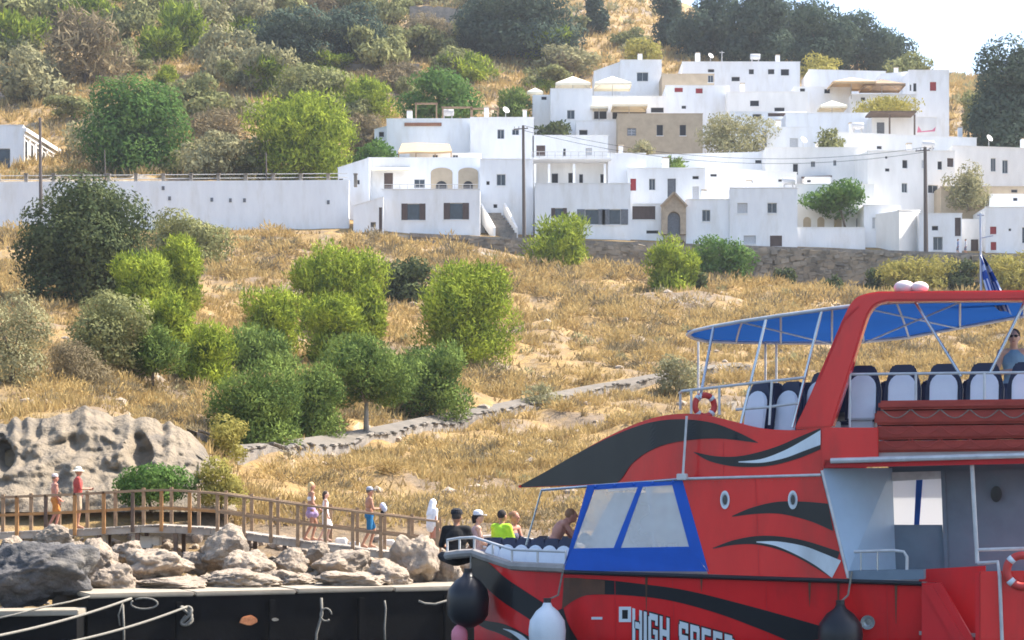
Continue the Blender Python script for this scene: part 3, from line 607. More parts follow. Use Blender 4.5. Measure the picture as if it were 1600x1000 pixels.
# roof pergolas above the red tile house
for i, (x0, x1, yt, yb) in enumerate(((650, 682, 162, 186), (692, 736, 168, 186), (738, 778, 170, 186))):
    t = thing('roof_pergola', P((x0 + x1) / 2, yb, 224), ('tall narrow', 'low wide middle', 'low end')[i] + ' timber pergola frame on the roof of the red tile house', 'pergola', 'timber pergola frames on one roof')
    for x in (x0, x1):
        for Yp in (223, 226): a = P(x, yb, Yp); b = P(x, yt, Yp); MB().bar(a, b, .16, .16).build('post', M['wood'], t)
    for Yp in (223, 226): MB().bar(P(x0 - 2, yt, Yp), P(x1 + 2, yt, Yp), .16, .2).build('beam', M['wood'], t)
    for k in range(5): x = lerp(x0, x1, k / 4); MB().bar(P(x, yt - 1.2, 222.7), P(x, yt - 1.2, 226.3), .08, .1).build('rafter', M['wood'], t)
cv = thing('terrace_canopy', P(663, 246, 213), 'sagging tan canvas canopy on posts over the white terrace', 'canopy')
q = MB(); A = [P(x, y, 209.5) for x, y in ((622, 238), (650, 236.5), (680, 237.5), (706, 236))]; B_ = [P(x, y, 214.5) for x, y in ((628, 224), (652, 223), (680, 224), (702, 225))]
q.strip(A, B_); q.strip([a + Vector((0, 0, -.2)) for a in A], A); q.build('canvas', M['tancanvas'], cv)
for x in (623, 650, 680, 705): MB().tube([P(x, 250, 209.6), P(x, 237, 209.6)], .06, 6).build('post', M['wood'], cv)
# poles
def pole(label, px, yt, yb, Y, arms=True, r=.16):
    a = P(px, yb, Y); b = P(px - 1.5, yt, Y); t = thing('utility_pole', a, label, 'pole')
    MB().tube([a + Vector((0, 0, -1)), b], [r * 1.25, r * .85], 8).build('shaft', M['pole'], t)
    if arms:
        q = MB(); q.bar(b + Vector((-1.0, 0, -.4)), b + Vector((.5, 0, -.3)), .1, .1); q.build('crossarm', M['pole'], t)
        for dx in (-.9, -.45, .4): MB().lathe(b + Vector((dx, 0, -.3)), [(.05, 0), (.07, .08), (.04, .2), (.01, .24)], 8).build('insulator', M['frame'], t)
    return b
b1 = pole('slim brown pole standing before the outdoor stair', 819, 196, 367, 199.6)
b2 = pole('tall brown pole with crossarm beside the bright blank block', 1447, 230, 392, 199.6, r=.2)
b3 = pole('brown pole in front of the pale neoclassical building', 64, 184, 320, 199.4, False)
pole('thin grey lamp post on the long white wall', 417, 238, 285, 202, False, .07)
pole('thin pole rising on the wall before the wide green tree', 165, 234, 285, 202, False, .06)
wr = MB()
for dz in (0, -.5):
    pts = [lerp(b1, b2, k / 14) + Vector((0, 0, dz - 2.2 * 4 * (k / 14) * (1 - k / 14))) for k in range(15)]; wr.tube(pts, .022, 4)
tag(wr.build('overhead_wire', M['dark']), 'thin dark overhead wires sagging between the two village poles', 'wire')
an = thing('antenna', P(1128, 97, 268), 'thin white mast on the roof of the long hilltop house', 'antenna'); MB().tube([P(1128, 98, 268), P(1128, 80, 268)], .05, 6).build('mast', M['frame'], an); MB().tube([P(1124, 82, 268), P(1132, 82, 268)], .04, 6).build('arm', M['frame'], an)
# old stone walls on the hill
for (x0, y0, x1, y1, hpx, lab) in ((520, 98, 655, 98, 34, 'old grey terrace wall on the hill left of the bare round tree'), (640, 8, 745, 14, 40, 'weathered stone ruin wall high on the hill above the bare tree')):
    Yq = 285 if y0 > 50 else 330
    a = P(x0, y0, Yq); b = P(x1, y1, Yq + 3); q = MB(); n = 14; rs = random.Random(x0)
    T_ = [lerp(a, b, k / n) + Vector((0, 0, rs.uniform(-.25, .15))) for k in range(n + 1)]
    q.strip([p - Vector((0, .3, hpx / F * Yq + 1)) for p in T_], T_); q.strip(T_, [p + Vector((0, 1.2, 0)) for p in T_])
    tag(q.build('terrace_wall_ruin', M['stone']), lab, 'wall')
# ------------------------------------------------------------------ vegetation
def unit(a): return a / np.maximum(np.linalg.norm(a, axis=1, keepdims=True), 1e-6)
def leaf_quads(pts, t, L, Wd, r, out=None):
    n = len(pts); b = unit(np.cross(t, r.normal(size=(n, 3)) if out is None else out + r.normal(size=(n, 3)) * .28)); L = L[:, None]; Wd = Wd[:, None]
    V = np.stack([pts, pts + t * L * .45 + b * Wd * .5, pts + t * L, pts + t * L * .45 - b * Wd * .5], 1).reshape(-1, 3)
    return V, np.arange(4 * n).reshape(-1, 4)
STY = {  # kind: leaf material, outward, up, random, length px, width px, density
 'pine': ('pine', .55, .75, .55, 8.5, 2.3, .62), 'pine2': ('pine2', .55, .55, .6, 7.5, 2.4, .6), 'olive': ('olive', .4, .2, 1., 6, 2.9, .5),
 'dark': ('dark', .4, .1, 1., 6.5, 3.6, .5), 'blue': ('blue', .5, .35, .8, 7, 3., .5), 'dry': ('dry', .5, .5, .8, 9, 1.3, .55),
 'grey': ('grey', .45, .3, .9, 6, 2.4, .42), 'yel': ('yel', .45, .5, .8, 7, 2.5, .5), 'green': ('green', .4, .2, 1., 6.5, 3.4, .5)}
def crown_lobes(r, w, h, n, spread=.62, rl=(.30, .46)):
    """lobes inside a w x h envelope, centre at origin"""
    w = w * 1.24; h = h * 1.12
    L = [(np.zeros(3), np.array([w * .27, w * .27, h * .30]))]
    for i in range(n + 3):
        d = r.normal(size=3); d /= np.linalg.norm(d); d[2] = d[2] * .9 + .08
        k = r.uniform(*rl) * (1.12 if d[2] < 0 else 1); c = d * np.array([w * .5, w * .5, h * .5]) * spread * r.uniform(.75, 1.1)
        L.append((c, np.array([w * k * .52, w * k * .52, h * k * .5]) * r.uniform(.8, 1.15)))
    return L
def skirt(r, L, w, h, n=6):
    for i in range(n):
        a = 6.283 * (i + r.uniform(-.3, .3)) / n; k = r.uniform(.2, .27); L.append((np.array([math.cos(a) * w * .3, math.sin(a) * w * .3, -h * r.uniform(.26, .38)]), np.array([w * k, w * k, h * k])))
    return L
def foliage(r, lobes, n, sty, pxm):
    mname, wo_, wu, wr_, lp, wp, dn = STY[sty]
    ar = np.array([l[1][0] * (l[1][0] + l[1][2]) for l in lobes]); ar /= ar.sum()
    ch = r.choice(len(lobes), n, p=ar); C = np.array([l[0] for l in lobes])[ch]; RR = np.array([l[1] for l in lobes])[ch]
    d = unit(r.normal(size=(n, 3))); rad = .52 + .5 * np.sqrt(r.uniform(size=n)); 
    # clumping on the lobe surface
    clump = .12 * np.sin(d[:, 0] * 9 + ch) * np.sin(d[:, 1] * 8 + ch * 2.1) * np.sin(d[:, 2] * 9 + ch * .7)
    pts = C + d * RR * (rad + clump)[:, None]
    t = unit(r.normal(size=(n, 3)) + np.array([0, 0, wu * .4])); t = unit(t - d * (t * d).sum(1, keepdims=True) * .75)
    if sty in ('pine', 'pine2'):
        fe = r.uniform(size=n) < .38; t[fe] = unit(d[fe] * .5 + np.array([0, 0, .8]) + r.normal(size=(fe.sum(), 3)) * .4); pts[fe] += d[fe] * RR[fe] * .06
    s = r.uniform(.65, 1.35, n)
    return leaf_quads(pts, t, lp * pxm * s, wp * pxm * r.uniform(.7, 1.3, n), r, unit(d + np.array([0, 0, .15])))
TREE_SEED = [11]
def tree(label, px, yt, yb, wpx, kind='pine', name='pine_tree', cat='tree', group=None, trunk=.22, at=None, lobes=9, lean=0., trunkmat='bark', dens=1., dome=False, y0=58., base=None):
    TREE_SEED[0] += 1; r = np.random.default_rng(TREE_SEED[0])
    g = at if at is not None else ground(px if base is None else base, yb, y0)
    Y = g.y; pxm = Y / F; H = (yb - yt) * pxm; w_ = wpx * pxm
    t = thing(name, g, label, cat, group)
    ch = H * (1 - trunk); cc = np.array([(px - 800) / F * Y - g.x + lean * H, 0, H * trunk + ch * .5])
    ch2 = ch * 1.06
    L = crown_lobes(r, w_, ch2, lobes, .62 if not dome else .7)
    if dome: L = [(c * np.array([1, 1, .7]), q) for c, q in L if c[2] > -ch * .25]
    if trunk < .13 and not dome: skirt(r, L, w_, ch2)
    n = int(wpx * (yb - yt) * (1 - trunk) * .78 * STY[kind][6] * dens * 1.9) + 200
    V, Fq = foliage(r, L, n, kind, pxm); V = V + cc
    link('crown', npmesh('crown', V, Fq, [LM[STY[kind][0]]]), t)
    q = MB(); r0 = max(.05, min(.28, H * .028)); top = Vector(cc) * 1.0; top.z = H * trunk + ch * .35
    o = Vector((0, 0, -.3)); mid = Vector((top.x * .4 + r.uniform(-.1, .1), r.uniform(-.1, .1), top.z * .5))
    q.tube([o, mid, top], [r0 * 1.2, r0 * .85, r0 * .4], 7)
    for c, q_ in L[1:6]: e = Vector(cc + c * .85); s_ = mid.lerp(top, r.uniform(.1, .7)); q.tube([s_, s_.lerp(e, .5) + Vector((0, 0, .05 * H * .3)), e], [r0 * .5, r0 * .3, r0 * .12], 5)
    q.v = [tuple(Vector(v) + g) for v in q.v]; q.build('trunk', M[trunkmat], t, smooth=True)
    return t
PG = 'bright young pines on the dry slope below the village'
# the dry slope below the village
tree('largest dark broad tree standing before the long white wall', 132, 288, 482, 190, 'dark', 'evergreen_tree', lobes=16, trunk=.04, dens=1.25)
tree('rounded olive green tree against the foot of the long white wall', 292, 330, 424, 118, 'olive', 'olive_tree', trunk=.04, lobes=11, dens=1.2)
tree('bright pine overlapping the foot of the largest dark tree', 226, 396, 490, 96, 'pine', trunk=.05, group=PG)
tree('tall bright pine rising below the rounded olive tree', 274, 370, 492, 82, 'pine', trunk=.05, group=PG)
tree('dull olive tree downhill of the largest dark tree', 160, 456, 585, 124, 'olive', 'olive_tree', trunk=.1, lobes=11)
tree('yellow-green pine squeezed beside the dull olive tree', 264, 458, 550, 90, 'pine', trunk=.06, group=PG)
tree('small pine with a thin forked trunk below the dull olive tree', 238, 511, 612, 74, 'pine2', trunk=.16, group=PG)
tree('low spreading pine right of the thin forked pine', 320, 510, 608, 92, 'pine', trunk=.06, group=PG)
tree('short yellow-green pine above a grey-green one', 428, 450, 545, 94, 'pine', trunk=.04, group=PG)
tree('grey-green pine with the short yellow-green pine behind it', 412, 500, 596, 124, 'pine2', trunk=.05, group=PG)
tree('broad bright pine highest of the middle clump', 528, 388, 520, 130, 'pine', trunk=.05, lobes=12, group=PG)
tree('narrow bright pine leaning against the broad highest pine', 578, 440, 532, 46, 'pine', trunk=.05, lobes=5, group=PG)
tree('yellow-green round pine in front of the broad highest pine', 522, 462, 578, 98, 'pine', trunk=.05, group=PG)
tree('dense dark shrub between two tall pines below the street', 634, 405, 472, 92, 'dark', 'evergreen_shrub', 'shrub', trunk=.02)
tree('bright pine with a pale bare trunk beside the stone path', 572, 528, 684, 122, 'pine2', trunk=.25, lobes=12, group=PG, trunkmat='plank', y0=70)
tree('wide deep green pine at the lower end of the clump', 400, 572, 706, 136, 'pine2', trunk=.03, lobes=12, group=PG, y0=70)
tree('slender deep green pine left of the pale trunked pine', 490, 568, 690, 92, 'pine2', trunk=.05, group=PG, y0=70)
tree('deep green pine right of the pale trunked pine', 680, 541, 660, 118, 'pine2', trunk=.08, lobes=11, group=PG, y0=70)
tree('largest pine with dark shaded underside right of the clump', 726, 418, 572, 148, 'pine', trunk=.05, lobes=15, group=PG)
tree('bright egg shaped pine against the retaining wall under the street', 873, 336, 428, 92, 'pine', trunk=.02, lobes=9, at=P(873, 428, 190))
tree('upright yellow-green pine at the bottom of the rubble wall', 1050, 379, 472, 72, 'pine', trunk=.04, at=P(1050, 472, 172))
tree('dark green spreading fig on the rubble wall', 1126, 370, 444, 92, 'green', 'fig_tree', trunk=.04, at=P(1126, 444, 191))
tree('small dark shrub at the foot of the upright yellow-green pine', 1090, 428, 480, 44, 'dark', 'shrub', 'shrub', trunk=.02, lobes=5, at=P(1090, 480, 174))
tree('pale green bush on the slope beyond the bow canopy', 1060, 554, 616, 68, 'grey', 'shrub', 'shrub', trunk=.02, lobes=6)
tree('tangled yellow-green fig hanging over the rubble wall', 1428, 398, 462, 112, 'yel', 'fig_tree', trunk=.03, at=P(1428, 462, 193))
tree('small dark ivy clump on the rubble wall below the cellar hatch', 1226, 415, 448, 34, 'dark', 'ivy_clump', 'shrub', trunk=.02, lobes=4, at=P(1226, 448, 194))
tree('pointed dark ivy clump on the rubble wall below the courtyard', 1296, 430, 470, 40, 'dark', 'ivy_clump', 'shrub', trunk=.02, lobes=4, at=P(1296, 470, 192))
tree('dark shrub left of the tangled yellow-green fig', 1368, 420, 460, 40, 'dark', 'shrub', 'shrub', trunk=.02, lobes=5, at=P(1368, 460, 193.5))
tree('dark bush between the tangled fig and the flag', 1498, 402, 460, 56, 'dark', 'shrub', 'shrub', trunk=.02, lobes=6, at=P(1498, 460, 194))
tree('yellowed dry bush under the corner house with red windows', 1572, 390, 462, 92, 'yel', 'shrub', 'shrub', trunk=.02, lobes=8, at=P(1572, 462, 193))
tree('large leafy fig bush growing behind the walkway railing', 236, 714, 778, 112, 'green', 'fig_bush', 'shrub', trunk=.03, lobes=8, at=P(236, 785, 60.2), dens=1.2)
tree('yellow-green round bush behind the walkway bend', 345, 710, 775, 82, 'yel', 'shrub', 'shrub', trunk=.03, lobes=8, at=P(345, 785, 60.5), dens=1.1)
tree('sparse grey dried tree above the cliff by the dull olive', 18, 462, 600, 110, 'grey', 'dry_tree', 'tree', trunk=.06, lobes=8, dens=.7)
tree('brownish thorny bush on the cliff edge beneath the dull olive', 128, 528, 612, 100, 'dry', 'thorn_bush', 'shrub', trunk=.03, lobes=7, dens=.8)
tree('straw coloured bush at the lower end of the stone path beside the cliff', 352, 655, 722, 70, 'yel', 'shrub', 'shrub', trunk=.03, lobes=6, y0=66, dens=.8)
tree('silvery shrub on the upper edge of the stone path', 845, 598, 640, 62, 'grey', 'shrub', 'shrub', trunk=.02, lobes=6, dens=.6)
# the hill above the long white wall
tree('large green double crowned tree behind the long white wall', 216, 114, 282, 138, 'green', lobes=14, trunk=.02, at=P(216, 282, 212), name='broadleaf_tree', dens=1.1)
tree('bright spreading yellow-green tree behind the long white wall', 472, 152, 282, 152, 'pine', lobes=15, trunk=.04, at=P(472, 282, 211), name='broadleaf_tree')
tree('dark evergreen grove tree high on the hill', 452, 16, 104, 150, 'blue', lobes=12, trunk=.03, name='evergreen_tree', y0=206, dens=1.1)
tree('dark evergreen next to the bare round tree', 562, 8, 98, 120, 'blue', lobes=10, trunk=.03, name='evergreen_tree', y0=206)
tree('bare round brown tree with a visible trunk on the hill', 656, 22, 94, 84, 'dry', lobes=10, trunk=.2, name='bare_tree', y0=206)
tree('green dome shaped tree above the roof pergola', 686, 110, 184, 124, 'green', lobes=11, trunk=.03, name='broadleaf_tree', at=P(686, 188, 236))
tree('bright low tree left of the green dome tree', 582, 126, 186, 84, 'pine', lobes=8, trunk=.04, name='broadleaf_tree', y0=206)
tree('grey-green tree above the bright spreading tree', 484, 106, 176, 116, 'olive', lobes=9, trunk=.04, name='olive_tree', y0=206)
tree('round green bush beside the shaded side block', 800, 142, 190, 58, 'pine2', lobes=6, trunk=.03, name='shrub', cat='shrub', at=P(800, 190, 246))
tree('broad dark pine above the parasol house', 818, -18, 96, 176, 'blue', lobes=14, trunk=.04, y0=206, dens=1.15)
tree('dark pine beside the broad dark pine', 756, -8, 84, 80, 'blue', lobes=8, trunk=.05, y0=206)
tree('slim dark cypress left of the taller cypress', 931, -12, 54, 44, 'blue', lobes=7, trunk=.04, name='cypress_tree', y0=206)
tree('taller dark cypress above the hilltop houses', 1046, -26, 74, 52, 'blue', lobes=8, trunk=.04, name='cypress_tree', y0=206)
tree('yellowish bush behind the square window hilltop house', 1004, 66, 104, 62, 'yel', lobes=6, trunk=.03, name='shrub', cat='shrub', at=P(1004, 104, 276))
RG = 'dark pines along the ridge above the village'
RL = ['above the roof mast', 'with the tallest crown', 'narrow in the middle', 'above the yellow bush', 'with the widest crown', 'short at the sky end']
for ri, (px, yt, yb, w_) in enumerate(((1112, -8, 104, 104), (1180, -16, 106, 112), (1236, 8, 108, 90), (1280, 2, 108, 100), (1338, 22, 110, 108), (1388, 46, 112, 66))):
    tree('dark blue-green ridge pine ' + RL[ri] + ' of the row behind the hilltop houses', px, yt, yb, w_, 'blue', lobes=10, trunk=.08, at=P(px, yb, 300 + (px % 40)), group=RG, dens=1.15)
tree('rounded yellow bush between two ridge houses', 1278, 87, 118, 62, 'yel', lobes=6, trunk=.03, name='shrub', cat='shrub', at=P(1278, 118, 275))
tree('olive green tree behind the low linking wing on the ridge', 1418, 84, 124, 62, 'olive', lobes=7, trunk=.05, name='olive_tree', at=P(1418, 124, 272))
tree('tall dark blue-green tree at the village edge against the sky', 1572, 60, 238, 120, 'blue', lobes=16, trunk=.04, name='evergreen_tree', at=P(1572, 240, 224), dens=1.2)
tree('dark crown behind the tall edge tree', 1618, 96, 240, 90, 'dark', lobes=10, trunk=.04, name='evergreen_tree', at=P(1618, 240, 228))
tree('thin ragged tree on the skyline left of the tall edge tree', 1522, 132, 200, 44, 'olive', lobes=6, trunk=.1, name='olive_tree', at=P(1522, 205, 240), dens=.8)
# in the village
tree('grey olive tree beside the tan sandstone house', 1150, 178, 240, 98, 'grey', lobes=9, trunk=.04, name='olive_tree', at=P(1150, 242, 221), dens=1.2)
tree('round green courtyard tree on a forked leaning trunk', 1308, 288, 358, 86, 'green', lobes=8, trunk=.3, name='courtyard_tree', at=P(1322, 358, 204.5), dens=1.1)
tree('shrub hanging over the tan terrace wall', 1512, 262, 324, 62, 'grey', lobes=7, trunk=.02, name='shrub', cat='shrub', at=P(1512, 324, 205.8))
tree('dark potted shrub at the foot of the parasol house', 862, 192, 216, 56, 'dark', lobes=5, trunk=.02, name='shrub', cat='shrub', at=P(862, 216, 238))
tree('boxy green shrub right of the single pale window house', 1297, 200, 236, 42, 'olive', lobes=5, trunk=.02, name='shrub', cat='shrub', at=P(1297, 236, 217))
tree('yellowish hedge plants on the terrace under the red window ridge house', 1388, 152, 182, 96, 'yel', lobes=8, trunk=.02, name='hedge', cat='shrub', at=P(1388, 182, 240))
tree('tiny green plant on the portal house roof', 1054, 249, 266, 30, 'pine2', lobes=4, trunk=.05, name='roof_plant', cat='plant', at=P(1054, 266, 208))
tree('grey-brown plant before the tan sandstone house', 1000, 222, 244, 44, 'grey', lobes=5, trunk=.03, name='shrub', cat='shrub', at=P(1000, 244, 226))
tree('green bushes patch beside the sloping gable end', 585, 214, 258, 70, 'green', lobes=7, trunk=.02, name='shrub', cat='shrub', at=P(585, 262, 214))
tree('rusty brown dry shrub left of the low stepped annex', 566, 160, 226, 60, 'dry', lobes=7, trunk=.03, name='dry_shrub', cat='shrub', at=P(566, 240, 225), dens=1.3)
# shrubs of the upper hill, copies of a few plants
protos = []
for i, k in enumerate(('olive', 'dry', 'grey', 'olive', 'grey', 'pine', 'olive')):
    r = np.random.default_rng(90 + i); L = crown_lobes(r, 3.4, 2.4, 13, .8, (.2, .42)); V, Fq = foliage(r, L, 2300, k, .055); V[:, 2] += 1.05
    q = MB(); q.tube([(0, 0, -.4), (.1, .05, .5), (.05, 0, 1.3)], [.12, .09, .04], 6); q.tube([(.1, .05, .5), (.6, .2, 1.4)], [.06, .02], 5); q.tube([(.1, .05, .5), (-.5, -.2, 1.3)], [.06, .02], 5)
    protos.append((k, npmesh('crown', V, Fq, [LM[STY[k][0]]]), mkmesh('trunk', q.v, q.f, [M['bark']])))
rs = random.Random(21)
spots = []
for px, py, w_ in ((20, 98, 66), (132, 128, 120), (250, 98, 62), (352, 126, 84), (330, 276, 84), (60, 50, 110), (140, 60, 80), (330, 70, 90), (395, 60, 60), (425, 150, 70), (390, 190, 66),
                   (300, 190, 70), (350, 220, 80), (545, 190, 50), (60, 160, 90), (18, 30, 80), (200, 70, 70), (285, 30, 80), (360, 25, 80), (520, 60, 60), (610, 110, 40), (730, 70, 50), (890, 60, 50), (985, 80, 40), (1210, 90, 30), (400, 278, 60), (275, 276, 50), (540, 278, 40), (510, 110, 50)):
    spots.append((px, py, w_))
while len(spots) < 104:
    px = rs.uniform(-40, 880); spots.append((px, rs.uniform(5, 265 if px < 520 else 160), rs.uniform(26, 78)))
HL = {'olive': 'olive green scrub bush on the upper hill above the village', 'dry': 'brown leafless scrub bush on the upper hill above the village', 'grey': 'grey-green scrub bush on the upper hill above the village',
      'dark': 'dark green scrub bush on the upper hill above the village', 'pine': 'fresh green scrub bush on the upper hill above the village'}
spots = [a for a in spots if not (a[0] < 135 and a[1] > 185)]
HG = dict(olive='olive', dry='brown', grey='grey-green', dark='dark', pine='fresh green')
for (px, py, w_) in spots:
    k, m1, m2 = protos[rs.randrange(len(protos))]; g = ground(px, py, 206)
    t = thing('scrub_bush', g, HL[k], 'shrub', HG[k] + ' scrub bushes of the upper hill'); s_ = w_ / F * g.y / 3.2
    t.scale = (s_ * rs.uniform(.85, 1.35), s_, s_ * rs.uniform(.7, 1.4)); t.rotation_euler = (0, 0, rs.uniform(0, 6.28))
    link('crown', m1, t); link('trunk', m2, t)
# dry grass and scrub of the slope (uncountable)
PATHPX = [(a[0], a[1], ground(a[0], a[1], 70).y) for a in PATHPX]
def pathdist(X, Y):
    d = np.full(len(X), 99.)
    for a in PATHPX: d = np.minimum(d, np.hypot((X - (a[0] - 800) / F * a[2]), Y - a[2]))
    pp = np.array([[(a[0] - 800) / F * a[2], a[2]] for a in PATHPX])
    for i in range(len(pp) - 1):
        ab = pp[i + 1] - pp[i]; tt = np.clip(((X - pp[i, 0]) * ab[0] + (Y - pp[i, 1]) * ab[1]) / (ab @ ab), 0, 1)
        d = np.minimum(d, np.hypot(X - pp[i, 0] - tt * ab[0], Y - pp[i, 1] - tt * ab[1]))
    return d
def scatter(n, y0, y1, pw=1., x0=-70, x1=1670):
    px = rng.uniform(x0, x1, n); Y = y0 * (y1 / y0) ** rng.uniform(0, 1, n); X = (px - 800) / F * Y
    ok = (pathdist(X, Y) > 1.15) & ~((px < 360) & (Y < 66.3)); return px[ok], X[ok], Y[ok]
def grass(name, n, y0, y1, mk, lo, blades=8, hgt=.5, kind='straw'):
    px, X, Y = scatter(n, y0, y1); f = fbm(X * .16, Y * .16, 31, 3) + fbm(X * .6, Y * .6, 47, 2) * .5
    ok = f > lo; px, X, Y = px[ok], X[ok], Y[ok]; Z = zt(px, Y); k = len(X)
    sc = np.clip(Y / 100, .8, 2.2) ** .5 * rng.uniform(.6, 1.25, k)
    B = np.repeat(np.stack([X, Y, Z - .05], 1), blades, 0); S_ = np.repeat(sc, blades)
    B[:, :2] += rng.normal(size=(k * blades, 2)) * .2 * S_[:, None]
    t = unit(np.stack([rng.normal(size=k * blades) * .45 + .1, rng.normal(size=k * blades) * .45, np.ones(k * blades)], 1))
    L = hgt * S_ * rng.uniform(.6, 1.2, k * blades); W_ = .045 * S_ * np.sqrt(np.repeat(Y, blades) / 90)
    b = unit(np.cross(t, rng.normal(size=(k * blades, 3)))); 
    V = np.stack([B - b * W_[:, None], B + b * W_[:, None], B + t * L[:, None]], 1).reshape(-1, 3)
    tag(link(name, npmesh(name, V, np.arange(len(V)).reshape(-1, 3), [LM[kind]])), mk, 'grass', kind='stuff')
grass('dry_grass', 34000, 61, 196, 'golden dry grass covering the slope below the village', .0, 9, .5)
grass('brown_grass', 9000, 61, 196, 'brownish withered grass between the golden tufts', -.6, 7, .38, 'straw2')
grass('hilltop_grass', 24000, 207, 400, 'dry straw grass on the upper hill', -.3, 6, .8, 'straw')
def scrub(name, n, y0, y1, kind, lab, lo, rad, nl=70, lp=10, wp=1.7):
    px, X, Y = scatter(n * 3, y0, y1); f = fbm(X * .11, Y * .11, 71 + lp, 3); ok = f > lo; px, X, Y = px[ok][:n], X[ok][:n], Y[ok][:n]; k = len(X); Z = zt(px, Y)
    sc = rng.uniform(*rad, k) * np.clip(Y / 110, .75, 1.5)
    d = unit(rng.normal(size=(k * nl, 3))); d[:, 2] = np.abs(d[:, 2]); S_ = np.repeat(sc, nl)[:, None]
    pts = np.repeat(np.stack([X, Y, Z], 1), nl, 0) + d * S_ * np.array([1, 1, .75]) * rng.uniform(.35, 1, (k * nl, 1))
    t = unit(d * .7 + np.array([0, 0, .5]) + rng.normal(size=(k * nl, 3)) * .5); pm = np.repeat(Y, nl) / F
    V, Fq = leaf_quads(pts, t, lp * pm * rng.uniform(.6, 1.3, k * nl), wp * pm * rng.uniform(.7, 1.3, k * nl), rng, d)
    tag(link(name, npmesh(name, V, Fq, [LM[kind]])), lab, 'scrub', kind='stuff')
scrub('straw_scrub', 1500, 62, 194, 'straw', 'golden feathery scrub mounds scattered over the slope', -.05, (.45, 1.35), 130)
scrub('brown_scrub', 1100, 62, 194, 'dry', 'grey-brown thorny scrub scattered over the slope', -.02, (.4, 1.1), 90)
scrub('green_scrub', 130, 70, 194, 'grey', 'small grey-green herbs scattered over the slope', .05, (.3, .6), 60, 7, 2)
scrub('hill_scrub', 520, 207, 390, 'grey', 'low grey-green ground scrub of the upper hill', -.2, (.5, 1.3), 60, 7, 2.4)
scrub('hill_brush', 240, 207, 390, 'dry', 'low brown brush of the upper hill', -.2, (.5, 1.2), 60, 9, 1.8)
# field stones
rs = random.Random(3); q = MB()
bm = bmesh.new(); bmesh.ops.create_icosphere(bm, subdivisions=1, radius=1); iv = [v.co.copy() for v in bm.verts]; iF = [tuple(v.index for v in f.verts) for f in bm.faces]; bm.free()
for k in range(420):
    px = rs.uniform(-60, 1650); Y = 62 * (3.1) ** rs.random(); s_ = rs.uniform(.12, .5) * (Y / 110) ** .5
    c = Vector(((px - 800) / F * Y, Y, float(zt(px, Y)))); q.add([c + Vector((v.x * s_ * rs.uniform(.7, 1.2), v.y * s_, v.z * s_ * rs.uniform(.5, .8))) for v in iv], iF)
tag(q.build('field_stones', M['boulder']), 'small pale stones lying in the dry grass', 'stones', kind='stuff')
# stone path across the slope
def smooth_path(n=70):
    t = np.linspace(0, 1, len(PATHPX)); tt = np.linspace(0, 1, n); A = np.array(PATHPX, float)
    return [(np.interp(x, t, A[:, 0]), np.interp(x, t, A[:, 1]), np.interp(x, t, A[:, 2])) for x in tt]
pp = [ground(a[0], a[1], 70) for a in smooth_path(24)]
pz = np.convolve(np.pad([p.z for p in pp], 2, 'edge'), [.1, .2, .4, .2, .1], 'valid'); py_ = np.convolve(np.pad([p.y for p in pp], 2, 'edge'), [.1, .2, .4, .2, .1], 'valid')
for p, z_, y_ in zip(pp, pz, py_): p.x *= y_ / p.y; p.y = y_; p.z = z_ + .27
pp = [pp[i].lerp(pp[i + 1], k / 3) for i in range(len(pp) - 1) for k in range(3)]; path = MB(); wall_ = MB(); n = len(pp)
near, far = [], []
for i, a in enumerate(pp):
    d = (pp[min(i + 1, n - 1)] - pp[max(i - 1, 0)]); d.z = 0; d.normalize(); nn = Vector((d.y, -d.x, 0))
    if nn.y > 0: nn = -nn
    near.append(a + nn * .6); far.append(a - nn * .7 + Vector((0, 0, .12))); near[-1].z = lerp(near[-1].z, float(ztw(near[-1].x, near[-1].y)) + .26, .6)
path.strip(near, far); path.strip([p + Vector((0, 0, -1.2)) for p in near], near, 1); path.strip(far, [p + Vector((0, .4, -.8)) for p in far])
tag(path.build('path', [M['path'], M['stone']]), kind='structure')
kb = thing('path_kerb_wall', near[20], 'low rough stone kerb wall along the lower edge of the hillside path', 'wall')
rs = random.Random(9); k = 0
L_ = [0]
for i in range(1, n): L_.append(L_[-1] + (near[i] - near[i - 1]).length)
s_ = 0
while s_ < L_[-1] - .6 and k < 150:
    ln = rs.uniform(.35, .9); i = max(1, int(np.searchsorted(L_, s_ + ln / 2))); tq = (s_ + ln / 2 - L_[i - 1]) / (L_[i] - L_[i - 1])
    c = near[i - 1].lerp(near[i], tq) + Vector((0, rs.uniform(-.12, .12), rs.uniform(-.06, .03))); d = (near[i] - near[i - 1]).normalized()
    q = MB(); q.bar(c - d * ln * .47 + Vector((0, .12, .1)), c + d * ln * .47 + Vector((0, .12, .1 + rs.uniform(-.04, .04))), .3, rs.uniform(.08, .16)); q.build('stone', M['stone'], kb, bevel=.05); s_ += ln * rs.choice((1, 1, 1.02, 1.6, 2.4)); k += 1
